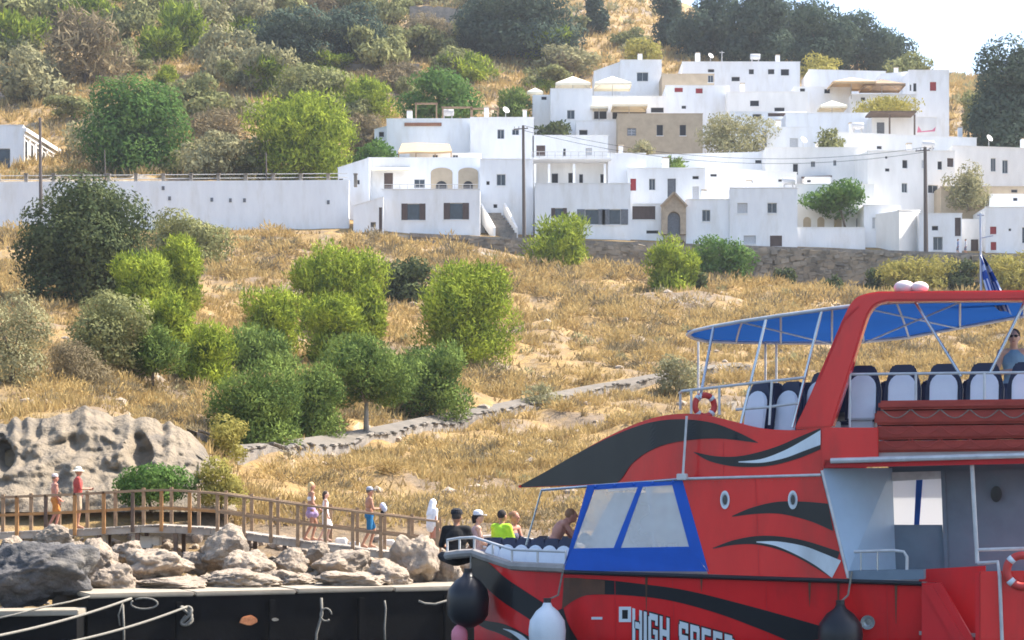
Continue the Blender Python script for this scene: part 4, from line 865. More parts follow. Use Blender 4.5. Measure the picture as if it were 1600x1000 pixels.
# ------------------------------------------------------------------ cliff, shore rocks, quay
from mathutils import noise as mn
def cliff():
    cp = np.arange(-330, 372, 2.6); nv = 46; V = []
    for px in cp:
        for k in range(nv + 1):
            t = k / nv; topy = float(np.interp(px, [-330, -60, 0, 60, 150, 230, 280, 320, 345, 372], [705, 660, 652, 646, 648, 656, 672, 706, 742, 778])) + float(vn(px / 34., .3, 5)) * 26 + float(vn(px / 11., .7, 6)) * 12; by = 800
            py = lerp(by, topy, t); Y = lerp(60.6, 65.5, t ** 1.5) ; p = P(px, py, Y)
            q = p * .42; d = mn.fractal(q, 1., 2.1, 6, noise_basis='PERLIN_ORIGINAL') * .6 + abs(mn.noise(p * 1.1)) * .55 - .3 - abs(mn.noise(p * 2.3)) * .2 + mn.noise(p * 5.5) * .07 + .18 * math.sin(p.z * 5 + mn.noise(p * .5) * 5)
            for cx, cy, rx, ry, dp in ((-2, 712, 18, 34, 1.6), (214, 706, 22, 30, 1.5), (55, 660, 10, 30, .7), (300, 740, 10, 18, .5), (120, 700, 60, 26, .25), (150, 690, 50, 22, .5)):
                g = ((px - cx) / rx) ** 2 + ((py - cy) / ry) ** 2
                if g < 1: d -= dp * (1 - g) ** .5
            dv = mn.voronoi(p * .8)[0]; d -= .16 * max(0., 1 - (dv[1] - dv[0]) / .2); dv = mn.voronoi(p * 2.4)[0]; d -= .05 * max(0., 1 - (dv[1] - dv[0]) / .25)
            V.append((p.x, p.y - d * (0.35 + .65 * math.sin(math.pi * min(1, t * 1.02))), p.z))
    n1 = nv + 1; idx = np.arange(len(cp) * n1).reshape(len(cp), n1)
    Fq = np.stack([idx[:-1, :-1], idx[1:, :-1], idx[1:, 1:], idx[:-1, 1:]], -1).reshape(-1, 4)
    tag(link('cliff', npmesh('cliff', np.array(V), Fq, [M['cliff']], smooth=True)), kind='structure')
cliff()
def rock_mesh(seed, sub=5, rough=.32):
    bm = bmesh.new(); bmesh.ops.create_icosphere(bm, subdivisions=sub, radius=1); o = Vector((seed * 7.3, seed * 3.1, seed * 1.7)); r = random.Random(seed)
    cuts = [(Vector((r.gauss(0, 1), r.gauss(0, 1), r.gauss(0, 1))).normalized(), r.uniform(.58, .9)) for k in range(12)]
    for v in bm.verts:
        p = v.co.copy()
        for nrm, dd in cuts:
            e = p.dot(nrm) - dd
            if e > 0: p -= nrm * e * .85
        p *= 1 + rough * mn.fractal(p * .9 + o, 1., 2., 4) + .10 * mn.noise(p * 3.5 + o) - .09 * abs(mn.noise(p * 6 + o)) + .05 * mn.noise(p * 14 + o) - .03 * abs(mn.noise(p * 25 + o))
        dv = mn.voronoi(p * 1.5 + o)[0]; cr_ = max(0., 1 - (dv[1] - dv[0]) / .16); dv2 = mn.voronoi(p * 4 + o)[0]; cr2 = max(0., 1 - (dv2[1] - dv2[0]) / .2)
        p *= 1 - .07 * cr_ - .025 * cr2 + .012 * math.sin(dv2[0] * 9)
        v.co = p
    me = bpy.data.meshes.new('boulder'); bm.to_mesh(me); bm.free(); me.polygons.foreach_set('use_smooth', [True] * len(me.polygons)); me.materials.append(M['boulder']); return me
RK = [rock_mesh(i + 1) for i in range(7)]; RKD = rock_mesh(31, 5, .40); RKD.materials[0] = M['boulder_shade']
def boulder(label, px, py, w_, h_, Y, i, rz=0., me=None, group=None):
    p = P(px, py, Y); o = bpy.data.objects.new('boulder', me or RK[i % 7]); COL.objects.link(o); o.location = p
    s_ = Y / F; o.scale = (w_ * s_ * .56, max(w_, h_) * s_ * .5, h_ * s_ * .58); o.rotation_euler = (0, 0, rz); tag(o, label, 'boulder', group)
boulder('huge dark boulder at the left end of the quay', 62, 898, 170, 118, 47.2, 0, .4, RKD)
for i, (px, py, w_, h_, Y, lab) in enumerate((
 (85, 842, 60, 40, 50.5, 'tan rock wedged on top behind the huge dark boulder'), (150, 878, 74, 62, 50.5, 'rounded tan boulder beside the huge dark boulder'), (176, 908, 84, 54, 48.8, 'slanting pale boulder touching the quay end'),
 (250, 884, 108, 60, 50, 'broad smooth grey-brown boulder under the walkway'), (270, 912, 130, 26, 48.9, 'flat low slab rock along the quay top'), (352, 862, 84, 66, 52.5, 'dark leaning boulder in the shadow under the walkway bend'),
 (385, 882, 90, 48, 51, 'pale layered boulder in front of the dark leaning boulder'), (372, 908, 128, 34, 49.6, 'reddish ribbed rock lying on the quay edge'), (456, 884, 62, 48, 52, 'small domed pale boulder left of the grey heap'),
 (455, 906, 90, 30, 50.4, 'long low rock at the foot of the domed boulder'), (532, 884, 92, 56, 52, 'cracked grey boulder under the ramp'), (548, 908, 130, 36, 50.2, 'wide pale ledge rock on the quay below the ramp'),
 (606, 902, 84, 44, 50.8, 'smooth pink rock beside the tall grey boulder'), (648, 878, 96, 88, 52, 'tall pinkish grey boulder at the end of the ramp'), (698, 896, 60, 60, 52.5, 'tan rock half hidden by the bow'),
 (120, 866, 50, 34, 52, 'small rock under the walkway near the dark boulder'), (200, 862, 70, 34, 53, 'low rock between the walkway posts'), (308, 880, 50, 40, 52.5, 'small grey rock in the gap below the walkway bend'),
 (420, 902, 46, 26, 50.6, 'little rock between ribbed and long rocks'), (498, 868, 50, 34, 53.5, 'small rock under the ramp beam'), (730, 880, 70, 50, 54, 'tan rock behind the bow rail'), (20, 860, 60, 40, 51.5, 'grey rock behind the huge dark boulder'))):
    boulder(lab, px, py, w_, h_, Y, i, i * 1.3)
rs = random.Random(8); q = MB()
for k in range(700):
    px = rs.uniform(-120, 860); Y = rs.uniform(49.5, 60); s_ = rs.uniform(.08, .3); c = Vector(((px - 800) / F * Y, Y, float(zt(px, Y)) + .02))
    a, b = rs.uniform(.7, 1.2), rs.uniform(.5, .85)
    q.add([c + Vector((v.x * s_ * a * rs.uniform(.85, 1.1), v.y * s_, v.z * s_ * b)) for v in iv], iF)
tag(q.build('shore_rubble', M['boulder']), 'small rubble stones filling the shore under the walkway', 'stones', kind='stuff')
# quay
qa, qb = P(138, 929, 45.7), P(700, 917, 49.6); qd = (qb - qa); qd.z = 0; qd.normalize(); qn = Vector((-qd.y, qd.x, 0)); qa.z = qb.z = 1.1
qe = qa + qd * 34
qy = thing('quay', qa, 'harbour quay with shadow painted black on its face and pale concrete top edge', 'quay')
q = MB(); q.prism([qa + qn * .06 + Vector((0, 0, -3)), qe + qn * .06 + Vector((0, 0, -3)), qe + qn * .06 + Vector((0, 0, -.12)), qa + qn * .06 + Vector((0, 0, -.12))], qn * 4.2); q.build('face', M['shadow_black'], qy)
u = 0; k = 0
while u < 33:
    ln = 2.6; a = qa + qd * (u + .015); b = qa + qd * (u + ln - .015); q = MB(); dz = random.uniform(-.015, .015)
    q.prism([a + Vector((0, 0, -.115 + dz)), b + Vector((0, 0, -.115 + dz)), b + Vector((0, 0, dz)), a + Vector((0, 0, dz))], qn * 4.1); q.build('coping_slab', M['concrete'], qy, bevel=.03); u += ln
for k in range(6):
    u = 2.2 + k * 2.35; a = qa + qd * u - qn * .02; q = MB(); q.box(a + Vector((0, 0, -1.1)), (.09, .05, .85), Matrix.Rotation(math.atan2(qd.y, qd.x), 3, 'Z')); q.build('fender_strip', M['shadow_black'], qy, bevel=.02)
def qp(px, py, off=-.08):
    k = Vector(((px - 800) / F, 1, (HY - py) / F)); o = qa + qn * off - Vector((0, 0, CZ)); t = (o.x * qn.x + o.y * qn.y) / (k.x * qn.x + k.y * qn.y); return Vector((0, 0, CZ)) + k * t
lg = thing('concrete_ledge', P(60, 960, 44.6), 'low concrete ledge in front of the huge dark boulder', 'ledge')
a, b = P(-140, 957, 44.2), P(122, 953, 44.9); q = MB(); q.prism([a, b, b + Vector((0, 0, -.13)), a + Vector((0, 0, -.13))], (0, 1.2, 0)); q.build('slab', M['concrete'], lg, bevel=.02)
q = MB(); q.prism([a + Vector((0, .08, -.133)), b + Vector((-.05, .08, -.133)), b + Vector((-.05, .08, -2.5)), a + Vector((0, .08, -2.5))], (0, 1, 0)); q.build('base', M['shadow_black'], lg)
def ropeline(a, b, sag, r=.028, n=22): 
    return [a.lerp(b, k / n) + Vector((0, 0, -sag * 4 * (k / n) * (1 - k / n))) for k in range(n + 1)]
def rope(label, pts, r=.03, name='mooring_rope', extra=()):
    t = thing(name, pts[0], label, 'rope'); MB().tube(pts, r, 7).build('strand', M['rope'], t, smooth=True)
    for nm, pp_, rr in extra: MB().tube(pp_, rr, 7).build(nm, M['rope'], t, smooth=True)
a = qp(205, 935, -.12)
rope('pale mooring rope tied with a loose bow on the quay face', ropeline(a, P(-90, 1008, 39), .12), .032, extra=(
 ('loop', [a + Vector((.02 + .32 * math.cos(x) + .3, -.03, -.12 + .13 * math.sin(x))) for x in np.linspace(2.6, 8.6, 18)], .022),
 ('tail', [a + Vector((-.2, -.02, -.1)), a + Vector((-.3, -.03, -.4)), a + Vector((-.27, -.02, -.65))], .02), ('hanging_end', [a + Vector((-.2, 0, -.15)), a + Vector((-.17, -.03, -.7)), a + Vector((-.17, -.02, -1.4))], .028)))
a = qp(292, 948, -.12)
kn = [a + Vector((.13 * math.sin(x * 1.7), -.03 + .05 * math.cos(x * 2.3), -.22 + .22 * math.cos(x))) for x in np.linspace(0, 11, 40)]
rope('lower mooring rope ending in a white knot on the quay face', ropeline(a, P(60, 1012, 42), .1), .032, extra=(('knot', kn, .035),))
rope('thin slack line crossing the foot of the huge dark boulder', [P(-40, 974, 43.6), P(20, 961, 44), P(70, 948, 44.6), P(110, 940, 45.2), P(140, 932, 45.6)], .022)
a = qp(502, 934, -.08)
rope('grey rope hanging down the quay face in front of the ribbed rock', [a, a + Vector((.02, -.02, -.4)), a + Vector((-.12, -.03, -.9)), a + Vector((-.14, -.02, -1.3))], .035, extra=(('loop', [a + Vector((.12 + .14 * math.cos(x), -.04, -.42 + .16 * math.sin(x))) for x in np.linspace(0, 5.4, 14)], .022),))
a = qp(601, 938, -.08)
rope('short dark rope hanging below the wide pale ledge rock', [a, a + Vector((.03, -.02, -.2)), a + Vector((.0, -.03, -.7)), a + Vector((.02, -.02, -1.2))], .026)
rope('slack white rope end near the black fender ball', [qp(654, 939), qp(664, 943, -.12), qp(680, 944, -.2), qp(700, 938, -.3)], .03)
def blob(name, label, cat, px, py, w_, h_, m, seed):
    a = qp(px, py, -.03); q = MB(); r = random.Random(seed); n = 14
    ring = [a + qd * (math.cos(x) * w_ * r.uniform(.75, 1.1)) + Vector((0, 0, math.sin(x) * h_ * r.uniform(.75, 1.1))) for x in np.linspace(0, 6.283 * (1 - 1 / n), n)]
    q.prism(ring, -qn * .05); tag(q.build(name, m, loc=tuple(a), bevel=.015), label, cat)
blob('rust_lump', 'orange rusted iron lump on the black quay face', 'rust', 388, 969, .26, .13, mat('rusty_iron', (.55, .22, .09), (.33, .12, .05), 9, .9, .6), 4)
blob('iron_fitting', 'small pale iron fitting right of the rusted lump', 'fitting', 429, 968, .1, .045, M['rope'], 6)
# ------------------------------------------------------------------ walkway
WK = [(-170, 842, 57), (-80, 838, 57), (0, 834, 57), (120, 829, 57), (240, 822, 57), (330, 827, 56.8), (400, 837, 56.4), (470, 847, 56), (540, 856, 55.6), (620, 866, 55.2), (700, 876, 54.8)]
A = np.array(WK, float); tt = np.linspace(0, 1, 170); ti = np.linspace(0, 1, len(WK))
def wk(t, w_=0., dz=0.):
    y = np.interp(t, ti, A[:, 2]); p = P(np.interp(t, ti, A[:, 0]), np.interp(t, ti, A[:, 1]), y); return p + Vector((0, w_, dz))
dens = [wk(t) for t in tt]; cum = [0]
for i in range(1, len(dens)): cum.append(cum[-1] + (dens[i] - dens[i - 1]).length)
def wks(s, w_=0., dz=0.): return wk(float(np.interp(s, cum, tt)), w_, dz)
LW = cum[-1]; WW = 1.7
wkw = thing('walkway', wks(LW * .5, .8), 'curved timber walkway with two railings above the shore boulders', 'walkway')
s = .05; mp_ = None
while s < LW - .25:
    a, b = wks(s + .012), wks(s + .215); q = MB(); d = (b - a); dz = random.uniform(-.008, .008)
    q.prism([a + Vector((0, 0, dz)), b + Vector((0, 0, dz)), b + Vector((0, WW, dz)), a + Vector((0, WW, dz))], (0, 0, .045)); q.build('plank', M['plank'], wkw); s += .227
for w_ in (.02, WW - .08):
    for k in range(16):
        a, b = wks(LW * k / 16, w_, -.004), wks(LW * (k + 1) / 16 - .01, w_, -.004); MB().prism([a, b, b + Vector((0, 0, -.17)), a + Vector((0, 0, -.17))], (0, .07, 0)).build('side_beam', M['plank'], wkw)
def under(s, w_):
    a = wks(s, w_, -.17); g = float(ztw(a.x, a.y)) - .5; MB().box((a.x, a.y, (a.z + g) / 2), (.06, .06, (a.z - g) / 2)).build('support_post', M['woodd'], wkw, bevel=.01)
s = .4
while s < LW * .78: under(s, .12); under(s, WW - .15); s += 1.15
s = .3; k = 0; PS = []
while s < LW - .1:
    left = s < LW * .57
    for w_, nm in ((-.02, 0), (WW - .03, 1)):
        a = wks(s, w_, -.12 if nm == 0 else .0); m_ = ('woodo' if (left and nm == 0 and k % 3 != 2) else 'woodd' if left else 'wood') if nm == 0 else 'wood'
        MB().box(a + Vector((0, 0, .58)), (.05, .05, .6)).build('post', M[m_], wkw, bevel=.008)
    PS.append(s); s += .86; k += 1
for i in range(len(PS) - 1):
    for w_, far in ((-.02, 0), (WW - .03, 1)):
        left = PS[i] < LW * .57
        a, b = wks(PS[i] - .03, w_, 1.085), wks(PS[i + 1] + .025, w_, 1.085); MB().bar(a, b, .15, .06).build('handrail', M['wood'], wkw)
        a, b = wks(PS[i], w_, .55), wks(PS[i + 1] - .004, w_, .55)
        if not far or i % 1 == 0: MB().bar(a, b, .03, .085).build('mid_rail', M['woodo' if left and not far else 'wood'], wkw)
# white blocks below and beside the walkway; lower ones stand in for pale patches
rs = random.Random(12)
for i, (px, py, w_, h_, Y) in enumerate(((22, 849, 26, 11, 57.8), (42, 847, 12, 12, 58), (100, 850, 16, 14, 58), (146, 846, 16, 12, 58), (160, 845, 14, 20, 57.9), (214, 846, 14, 20, 58), (228, 847, 22, 18, 58), (245, 845, 12, 14, 58), (533, 848, 17, 15, 57.7), (554, 853, 15, 13, 57.4), (604, 848, 24, 9, 57.5))):
    a = P(px, py, Y); q = MB(); q.box(a, (w_ / 2 * Y / F, .22, h_ / 2 * Y / F)); o = q.build('white_block', M['white'], loc=tuple(a), bevel=.03)
    tag(o, 'white block lying on the shore under the walkway' if px < 400 else 'whitewashed stone block at the feet of the walkers on the ramp', 'block', 'white blocks under the walkway' if px < 400 else 'white blocks at the ramp')
# ------------------------------------------------------------------ people
SKIN = {'tan': mat('tanned_skin', (.42, .21, .13), (.36, .175, .11), 12, .55), 'pale': mat('fair_skin', (.60, .36, .26), (.52, .30, .22), 12, .55), 'red': mat('sunburnt_skin', (.52, .235, .165), (.45, .20, .14), 12, .55)}
CL = {}
def cloth(name, c): 
    if name not in CL: CL[name] = mat(name + '_cloth', c, tuple(x * .8 for x in c), 9, .9, .3, 25)
    return CL[name]
def remesh(parts, vox, name, m, it=2):
    mb = MB()
    for p in parts:
        if p[0] == 'c':
            _, a, b, ra, rb = p; a = Vector(a); b = Vector(b); d = b - a; n_ = 3
            ax = d.normalized() if d.length > 1e-5 else Vector((0, 0, 1))
            pts = [a - ax * ra * .92, a - ax * ra * .6, a, lerp(a, b, .5), b, b + ax * rb * .6, b + ax * rb * .92]
            mb.tube(pts, [ra * .35, ra * .8, ra, (ra + rb) / 2, rb, rb * .8, rb * .35], 10)
        else: mb.ell(p[1], p[2], 14, 10, p[3] if len(p) > 3 else None)
    me = mkmesh(name, mb.v, mb.f, [m]); bm = bmesh.new(); bm.from_mesh(me); bmesh.ops.recalc_face_normals(bm, faces=bm.faces); bm.to_mesh(me); bm.free()
    o = bpy.data.objects.new('tmp', me); COL.objects.link(o); r_ = o.modifiers.new('r', 'REMESH'); r_.mode = 'VOXEL'; r_.voxel_size = vox; r_.use_smooth_shade = True
    sm = o.modifiers.new('s', 'SMOOTH'); sm.factor = .5; sm.iterations = it
    dg = bpy.context.evaluated_depsgraph_get(); out = bpy.data.meshes.new_from_object(o.evaluated_get(dg)); bpy.data.objects.remove(o); out.materials.clear(); out.materials.append(m)
    return out
def hand(w_, d, palm, curl=.6):
    """palm + four fingers + thumb from wrist w_ along d"""
    d = Vector(d).normalized(); sd_ = d.cross(palm).normalized(); palm = Vector(palm).normalized(); P0 = Vector(w_); out = [('c', P0, P0 + d * .075, .026, .034)]
    for i, L in enumerate((.066, .076, .07, .056)):
        b = P0 + d * .085 + sd_ * (-.028 + i * .0187); k = b + (d * math.cos(curl * .5) + palm * math.sin(curl * .5)) * L * .55; e = k + (d * math.cos(curl * 1.6) + palm * math.sin(curl * 1.6)) * L * .5
        out += [('c', b, k, .0095, .009), ('c', k, e, .009, .0075)]
    b = P0 + d * .03 - sd_ * .03; k = b + (d * .6 - sd_ * .75 + palm * .3).normalized() * .04; e = k + (d * .9 - sd_ * .2 + palm * .35).normalized() * .035
    return out + [('c', b, k, .0115, .010), ('c', k, e, .010, .008)]
def person(label, loc, rz, H, skin, pose=None, wear=(), hair=None, hat=None, build=1., female=False, vox=.0115, extra=None, headturn=0.):
    k = H / 1.75
    J = dict(pel=(0, 0, .95), che=(0, 0, 1.28), nek=(0, .0, 1.47), hd=(0, .02, 1.63), ls=(-.175, 0, 1.415), rs=(.175, 0, 1.415), le=(-.225, -.02, 1.13), re=(.225, -.02, 1.13), lw=(-.215, .07, .90), rw=(.215, .07, .90),
             lh=(-.09, 0, .92), rh=(.09, 0, .92), lk=(-.10, .03, .50), rk=(.10, .03, .50), la=(-.10, -.02, .085), ra=(.10, -.02, .085), lt=(-.12, .14, .03), rt=(.12, .14, .03))
    J.update(pose or {}); J = {a: Vector(b) for a, b in J.items()}; b_ = build
    t = thing('person', loc, label, 'person'); t.rotation_euler = (0, 0, rz); t.scale = (k, k, k)
    def torso(g=0.):
        up = (J['che'] - J['pel']).normalized(); ang = Matrix.Rotation(math.atan2(-up.y, up.z), 3, 'X'); w_ = b_ * (.93 if female else 1)
        return [('e', J['pel'], (.155 * b_ + g, .115 * b_ + g, .13 + g), ang), ('e', J['pel'].lerp(J['che'], .42), (.135 * w_ + g, .105 * b_ + g, .17 + g), ang), ('e', J['che'], (.162 * w_ + g, .112 * w_ + g, .19 + g), ang),
                ('c', J['ls'], J['rs'], .062 + g, .062 + g), ('c', J['che'] + up * .1, J['nek'], .075 + g, .055 + g)]
    def limb(a, b, ra, rb, g=0.): return [('c', J[a], J[b], ra + g, rb + g)]
    def arm(s, g=0., lo=True): return limb(s + 's', s + 'e', .05 * b_, .04, g) + (limb(s + 'e', s + 'w', .04, .027, g) if lo else [])
    def leg(s, g=0., lo=True): return limb(s + 'h', s + 'k', .083 * b_, .056, g) + (limb(s + 'k', s + 'a', .055, .037, g) if lo else [])
    HD = J['hd']; hf = Vector((math.sin(headturn), math.cos(headturn), 0)); hs = Vector((hf.y, -hf.x, 0)); HM = Matrix((hs, hf, Vector((0, 0, 1)))).transposed()
    body = torso() + arm('l') + arm('r') + leg('l') + leg('r') + [('c', J['nek'] - Vector((0, 0, .05)), HD - Vector((0, 0, .06)), .054, .05), ('e', HD, (.076, .095, .112), HM), ('e', HD + HM @ Vector((0, .03, -.065)), (.055, .06, .055), HM),
        ('e', HD + HM @ Vector((0, .1, -.015)), (.014, .022, .026), HM)] + [('e', HD + HM @ Vector((sx * .077, -.005, -.01)), (.012, .022, .032), HM) for sx in (-1, 1)]
    for s in 'lr':
        body += [('c', J[s + 'a'], J[s + 't'], .04, .03), ('c', J[s + 'a'] + Vector((0, -.03, -.05)), J[s + 't'] - Vector((0, 0, .0)), .03, .026)]
        body += hand(J[s + 'w'], J[s + 'w'] - J[s + 'e'], Vector((.8 if s == 'l' else -.8, .5, 0)))
    o = link('body', remesh(body, vox, 'body', SKIN[skin]), t)
    for sx in (-1, 1): MB().ell(ORG[t.name] + HD + HM @ Vector((sx * .031, .088, .012)), (.011, .008, .007), 8, 5).build('eye', M['dark'], t)
    MB().ell(ORG[t.name] + HD + HM @ Vector((0, .089, -.062)), (.022, .008, .006), 8, 5).build('mouth', cloth('lip', (.35, .12, .10)), t)
    for w_ in wear:
        nm, kind, col = w_[:3]; m_ = cloth(w_[3] if len(w_) > 3 else nm, col)
        if kind == 'tee': pr = torso(.016) + arm('l', .016, False)[:1] + arm('r', .016, False)[:1]; pr = [p for p in pr]; pr[4] = ('c', J['che'] + Vector((0, 0, .06)), J['nek'] - Vector((0, 0, .03)), .09, .066)
        elif kind == 'top': pr = [('e', J['che'] + Vector((0, 0, -.02)), (.168 * b_, .122, .11)), ('c', J['ls'] * .55 + J['nek'] * .45, J['che'] + Vector((-.09, .02, 0)), .028, .05), ('c', J['rs'] * .55 + J['nek'] * .45, J['che'] + Vector((.09, .02, 0)), .028, .05)]
        elif kind == 'tank': pr = torso(.014)[:3] + [('c', J['ls'] * .6 + J['nek'] * .4, J['che'] + Vector((-.08, 0, 0)), .045, .09), ('c', J['rs'] * .6 + J['nek'] * .4, J['che'] + Vector((.08, 0, 0)), .045, .09)]
        elif kind == 'shorts': pr = [('e', J['pel'], (.17 * b_, .13 * b_, .13))]; pr += [('c', J[s + 'h'], J[s + 'h'].lerp(J[s + 'k'], .78), .096 * b_, .088) for s in 'lr']
        elif kind == 'brief': pr = [('e', J['pel'] - Vector((0, 0, .03)), (.165 * b_, .125 * b_, .1))]
        elif kind == 'skirt':
            e = (J['lk'] + J['rk']) / 2; pr = [('e', J['pel'], (.168, .128, .11))] + [('c', J['pel'].lerp(J['lh'], .6), J['pel'].lerp(e, w_[4] if len(w_) > 4 else .8) + Vector((sx * .07, sy * .05, 0)), .11, .13) for sx in (-1, 1) for sy in (-1, 1)]
        elif kind == 'towel':
            pr = [('e', HD + Vector((0, -.02, .02)), (.105, .12, .13)), ('c', HD + Vector((0, -.05, 0)), J['che'] + Vector((0, -.05, 0)), .10, .17), ('c', J['ls'], J['pel'] + Vector((-.13, -.03, .05)), .085, .10), ('c', J['rs'], J['pel'] + Vector((.13, -.03, .05)), .085, .10), ('c', J['che'] + Vector((0, -.05, 0)), J['pel'] + Vector((0, -.05, -.05)), .15, .17)]
        link(nm, remesh(pr, .014, nm, m_), t)
    if hair:
        col, ln = hair; hp = [('e', HD + HM @ Vector((0, -.022, .03)), (.086, .094, .098), HM)]
        if ln > 0: hp += [('c', HD + HM @ Vector((0, -.07, .0)), HD + HM @ Vector((0, -.085, -ln)), .066, .045)]
        elif ln < 0: hp += [('e', HD + HM @ Vector((0, -.1, .05)), (.045, .045, .045), HM)]
        link('hair', remesh(hp, .012, 'hair', cloth('hair%d' % int(col[0] * 100), col)), t)
    if hat:
        kind, col = hat; q = MB(); c0 = ORG[t.name] + HD + Vector((0, -.01, .045))
        q.lathe(c0, [(.1, 0), (.102, .03), (.09, .075), (.05, .10), (.01, .106)], 16, HM)
        if kind == 'sun': q.lathe(c0 + Vector((0, 0, -.01)), [(.098, 0), (.18, -.03), (.185, -.02), (.1, .02)], 18, HM)
        elif kind == 'cap': q.prism([c0 + HM @ Vector((x, y, -.005)) for x, y in ((-.075, .06), (-.07, .14), (-.03, .175), (.03, .175), (.07, .14), (.075, .06))], (0, 0, .014))
        q.build('hat', cloth('hat%d' % int(col[0] * 100 + col[2] * 1000), col), t, smooth=False)
    if extra: extra(t, J, HM)
    return t
def wpos(px, w_):
    """a point on the walkway deck at a photo column, w_ metres behind its near edge"""
    s = np.linspace(0, LW, 600); best = min(s, key=lambda x: abs(800 + F * wks(x, w_).x / wks(x, w_).y - px)); return wks(best, w_, .047)
E_ = lambda **k: k
walkR = dict(lk=(-.10, .17, .53), la=(-.10, .05, .10), lt=(-.12, .20, .05), rk=(.10, -.02, .5), ra=(.10, -.22, .12), rt=(.12, -.09, .04))
person('shirtless walker in pale cap and orange shorts on the walkway', wpos(86, .55), R(-60), 1.66, 'red', dict(walkR, lw=(-.2, .2, .98), le=(-.24, .0, 1.14)), [('shorts', 'shorts', (.62, .25, .06), 'orange')], ((.2, .14, .1), 0), ('round', (.75, .62, .60)))
def phone(c, sz=(.04, .008, .07), nm='phone'):
    def f(t, J, HM): MB().box(ORG[t.name] + (J['lw'] + J['rw']) / 2 + Vector((0, .1, .02)), sz).build(nm, c, t, bevel=.004)
    return f
holdp = dict(lw=(-.06, .30, 1.14), rw=(.06, .30, 1.14), le=(-.23, .06, 1.14), re=(.23, .06, 1.14))
person('tall walker in white sunhat and dark red shirt standing on the walkway', wpos(121, .5), R(-75), 1.84, 'tan', holdp, [('shirt', 'tee', (.42, .07, .06), 'maroon'), ('shorts', 'shorts', (.50, .38, .26), 'khaki')], ((.25, .2, .15), 0), ('sun', (.80, .74, .60)), 1.08)
person('blonde person in pale bikini top and lilac wrap skirt walking down the ramp', wpos(487, .45), R(-70), 1.74, 'tan', dict(walkR, rw=(.22, .16, .98), lw=(-.22, .1, .92)), [('top', 'top', (.78, .76, .74), 'white'), ('skirt', 'skirt', (.42, .30, .50), 'lilac', .35), ('brief', 'brief', (.42, .30, .50), 'lilac')], ((.62, .46, .22), .16), None, 1.0, True)
person('small dark haired person in white beside the lilac skirt walker', wpos(509, 1.25), R(-80), 1.52, 'pale', walkR, [('dress', 'tank', (.82, .80, .78), 'white'), ('skirt', 'skirt', (.82, .80, .78), 'white', .9)], ((.06, .045, .04), .14), None, .9, True)
def bundle(t, J, HM):
    link('towel_bundle', remesh([('e', (J['lw'] + J['rw']) / 2 + Vector((0, .1, .06)), (.12, .09, .12)), ('e', (J['lw'] + J['rw']) / 2 + Vector((.07, .14, .0)), (.08, .07, .1))], .014, 'towel_bundle', cloth('bluewhite', (.50, .56, .70))), t)
    link('black_bag', remesh([('e', (J['lw'] + J['rw']) / 2 + Vector((-.04, .1, -.12)), (.07, .06, .13))], .014, 'black_bag', cloth('blk', (.02, .02, .025))), t)
person('shirtless tanned person in blue board shorts and grey cap carrying towels', wpos(577, .55), R(-72), 1.78, 'tan', dict(walkR, **holdp), [('shorts', 'shorts', (.02, .17, .36), 'seablue')], ((.15, .11, .09), 0), ('cap', (.33, .36, .44)), 1.06, extra=bundle)
person('person wrapped head to hip in a white towel at the ramp end', wpos(676, .6), R(-60), 1.64, 'red', {}, [('towel', 'towel', (.82, .83, .86), 'towel')], None, None)
for px, c, l in ((1497, (.30, .36, .55), 'walker in blue on the village street by the dark door'), (1509, (.70, .68, .72), 'walker in white on the village street by the dark door')):
    person(l, P(px, 399, 199.4) , R(90), 1.72, 'tan', walkR, [('shirt', 'tee', c, 'st%d' % px), ('trousers', 'shorts', (.12, .14, .22), 'navyst')], ((.1, .07, .05), 0), vox=.025)
# ------------------------------------------------------------------ the excursion boat
BA = Vector((800 / F * 28.5, 28.5, 0)); BB = Vector((-100 / F * 31.5, 31.5, 0))
BE = (BA - BB).normalized(); BN = Vector((-BE.y, BE.x, 0)); BW = 4.6
def BP(px, py, w_=0.):
    """point where the pixel's ray meets the plane w_ metres inboard of the near side"""
    k = Vector(((px - 800) / F, 1, (HY - py) / F)); t = ((BA + BN * w_).dot(BN)) / k.dot(BN); return Vector((0, 0, CZ)) + k * t
def mir(p, ww=BW): d = (p - BA).dot(BN); return p + BN * (ww - 2 * d)
def inb(p, d): return p + BN * d
BR = Matrix((BE, BN, Vector((0, 0, 1)))).transposed()
def paint(name, c, c2=None, rough=.3, coat=0.): return mat(name, c, c2 or tuple(x * .85 for x in c), 1.3, rough, .1, 5, spec=.3, coat=coat, lo=.3, hi=.7, c3=tuple(x * .62 + .012 for x in c), s3=1.1, stretch=(1, 1, .35))
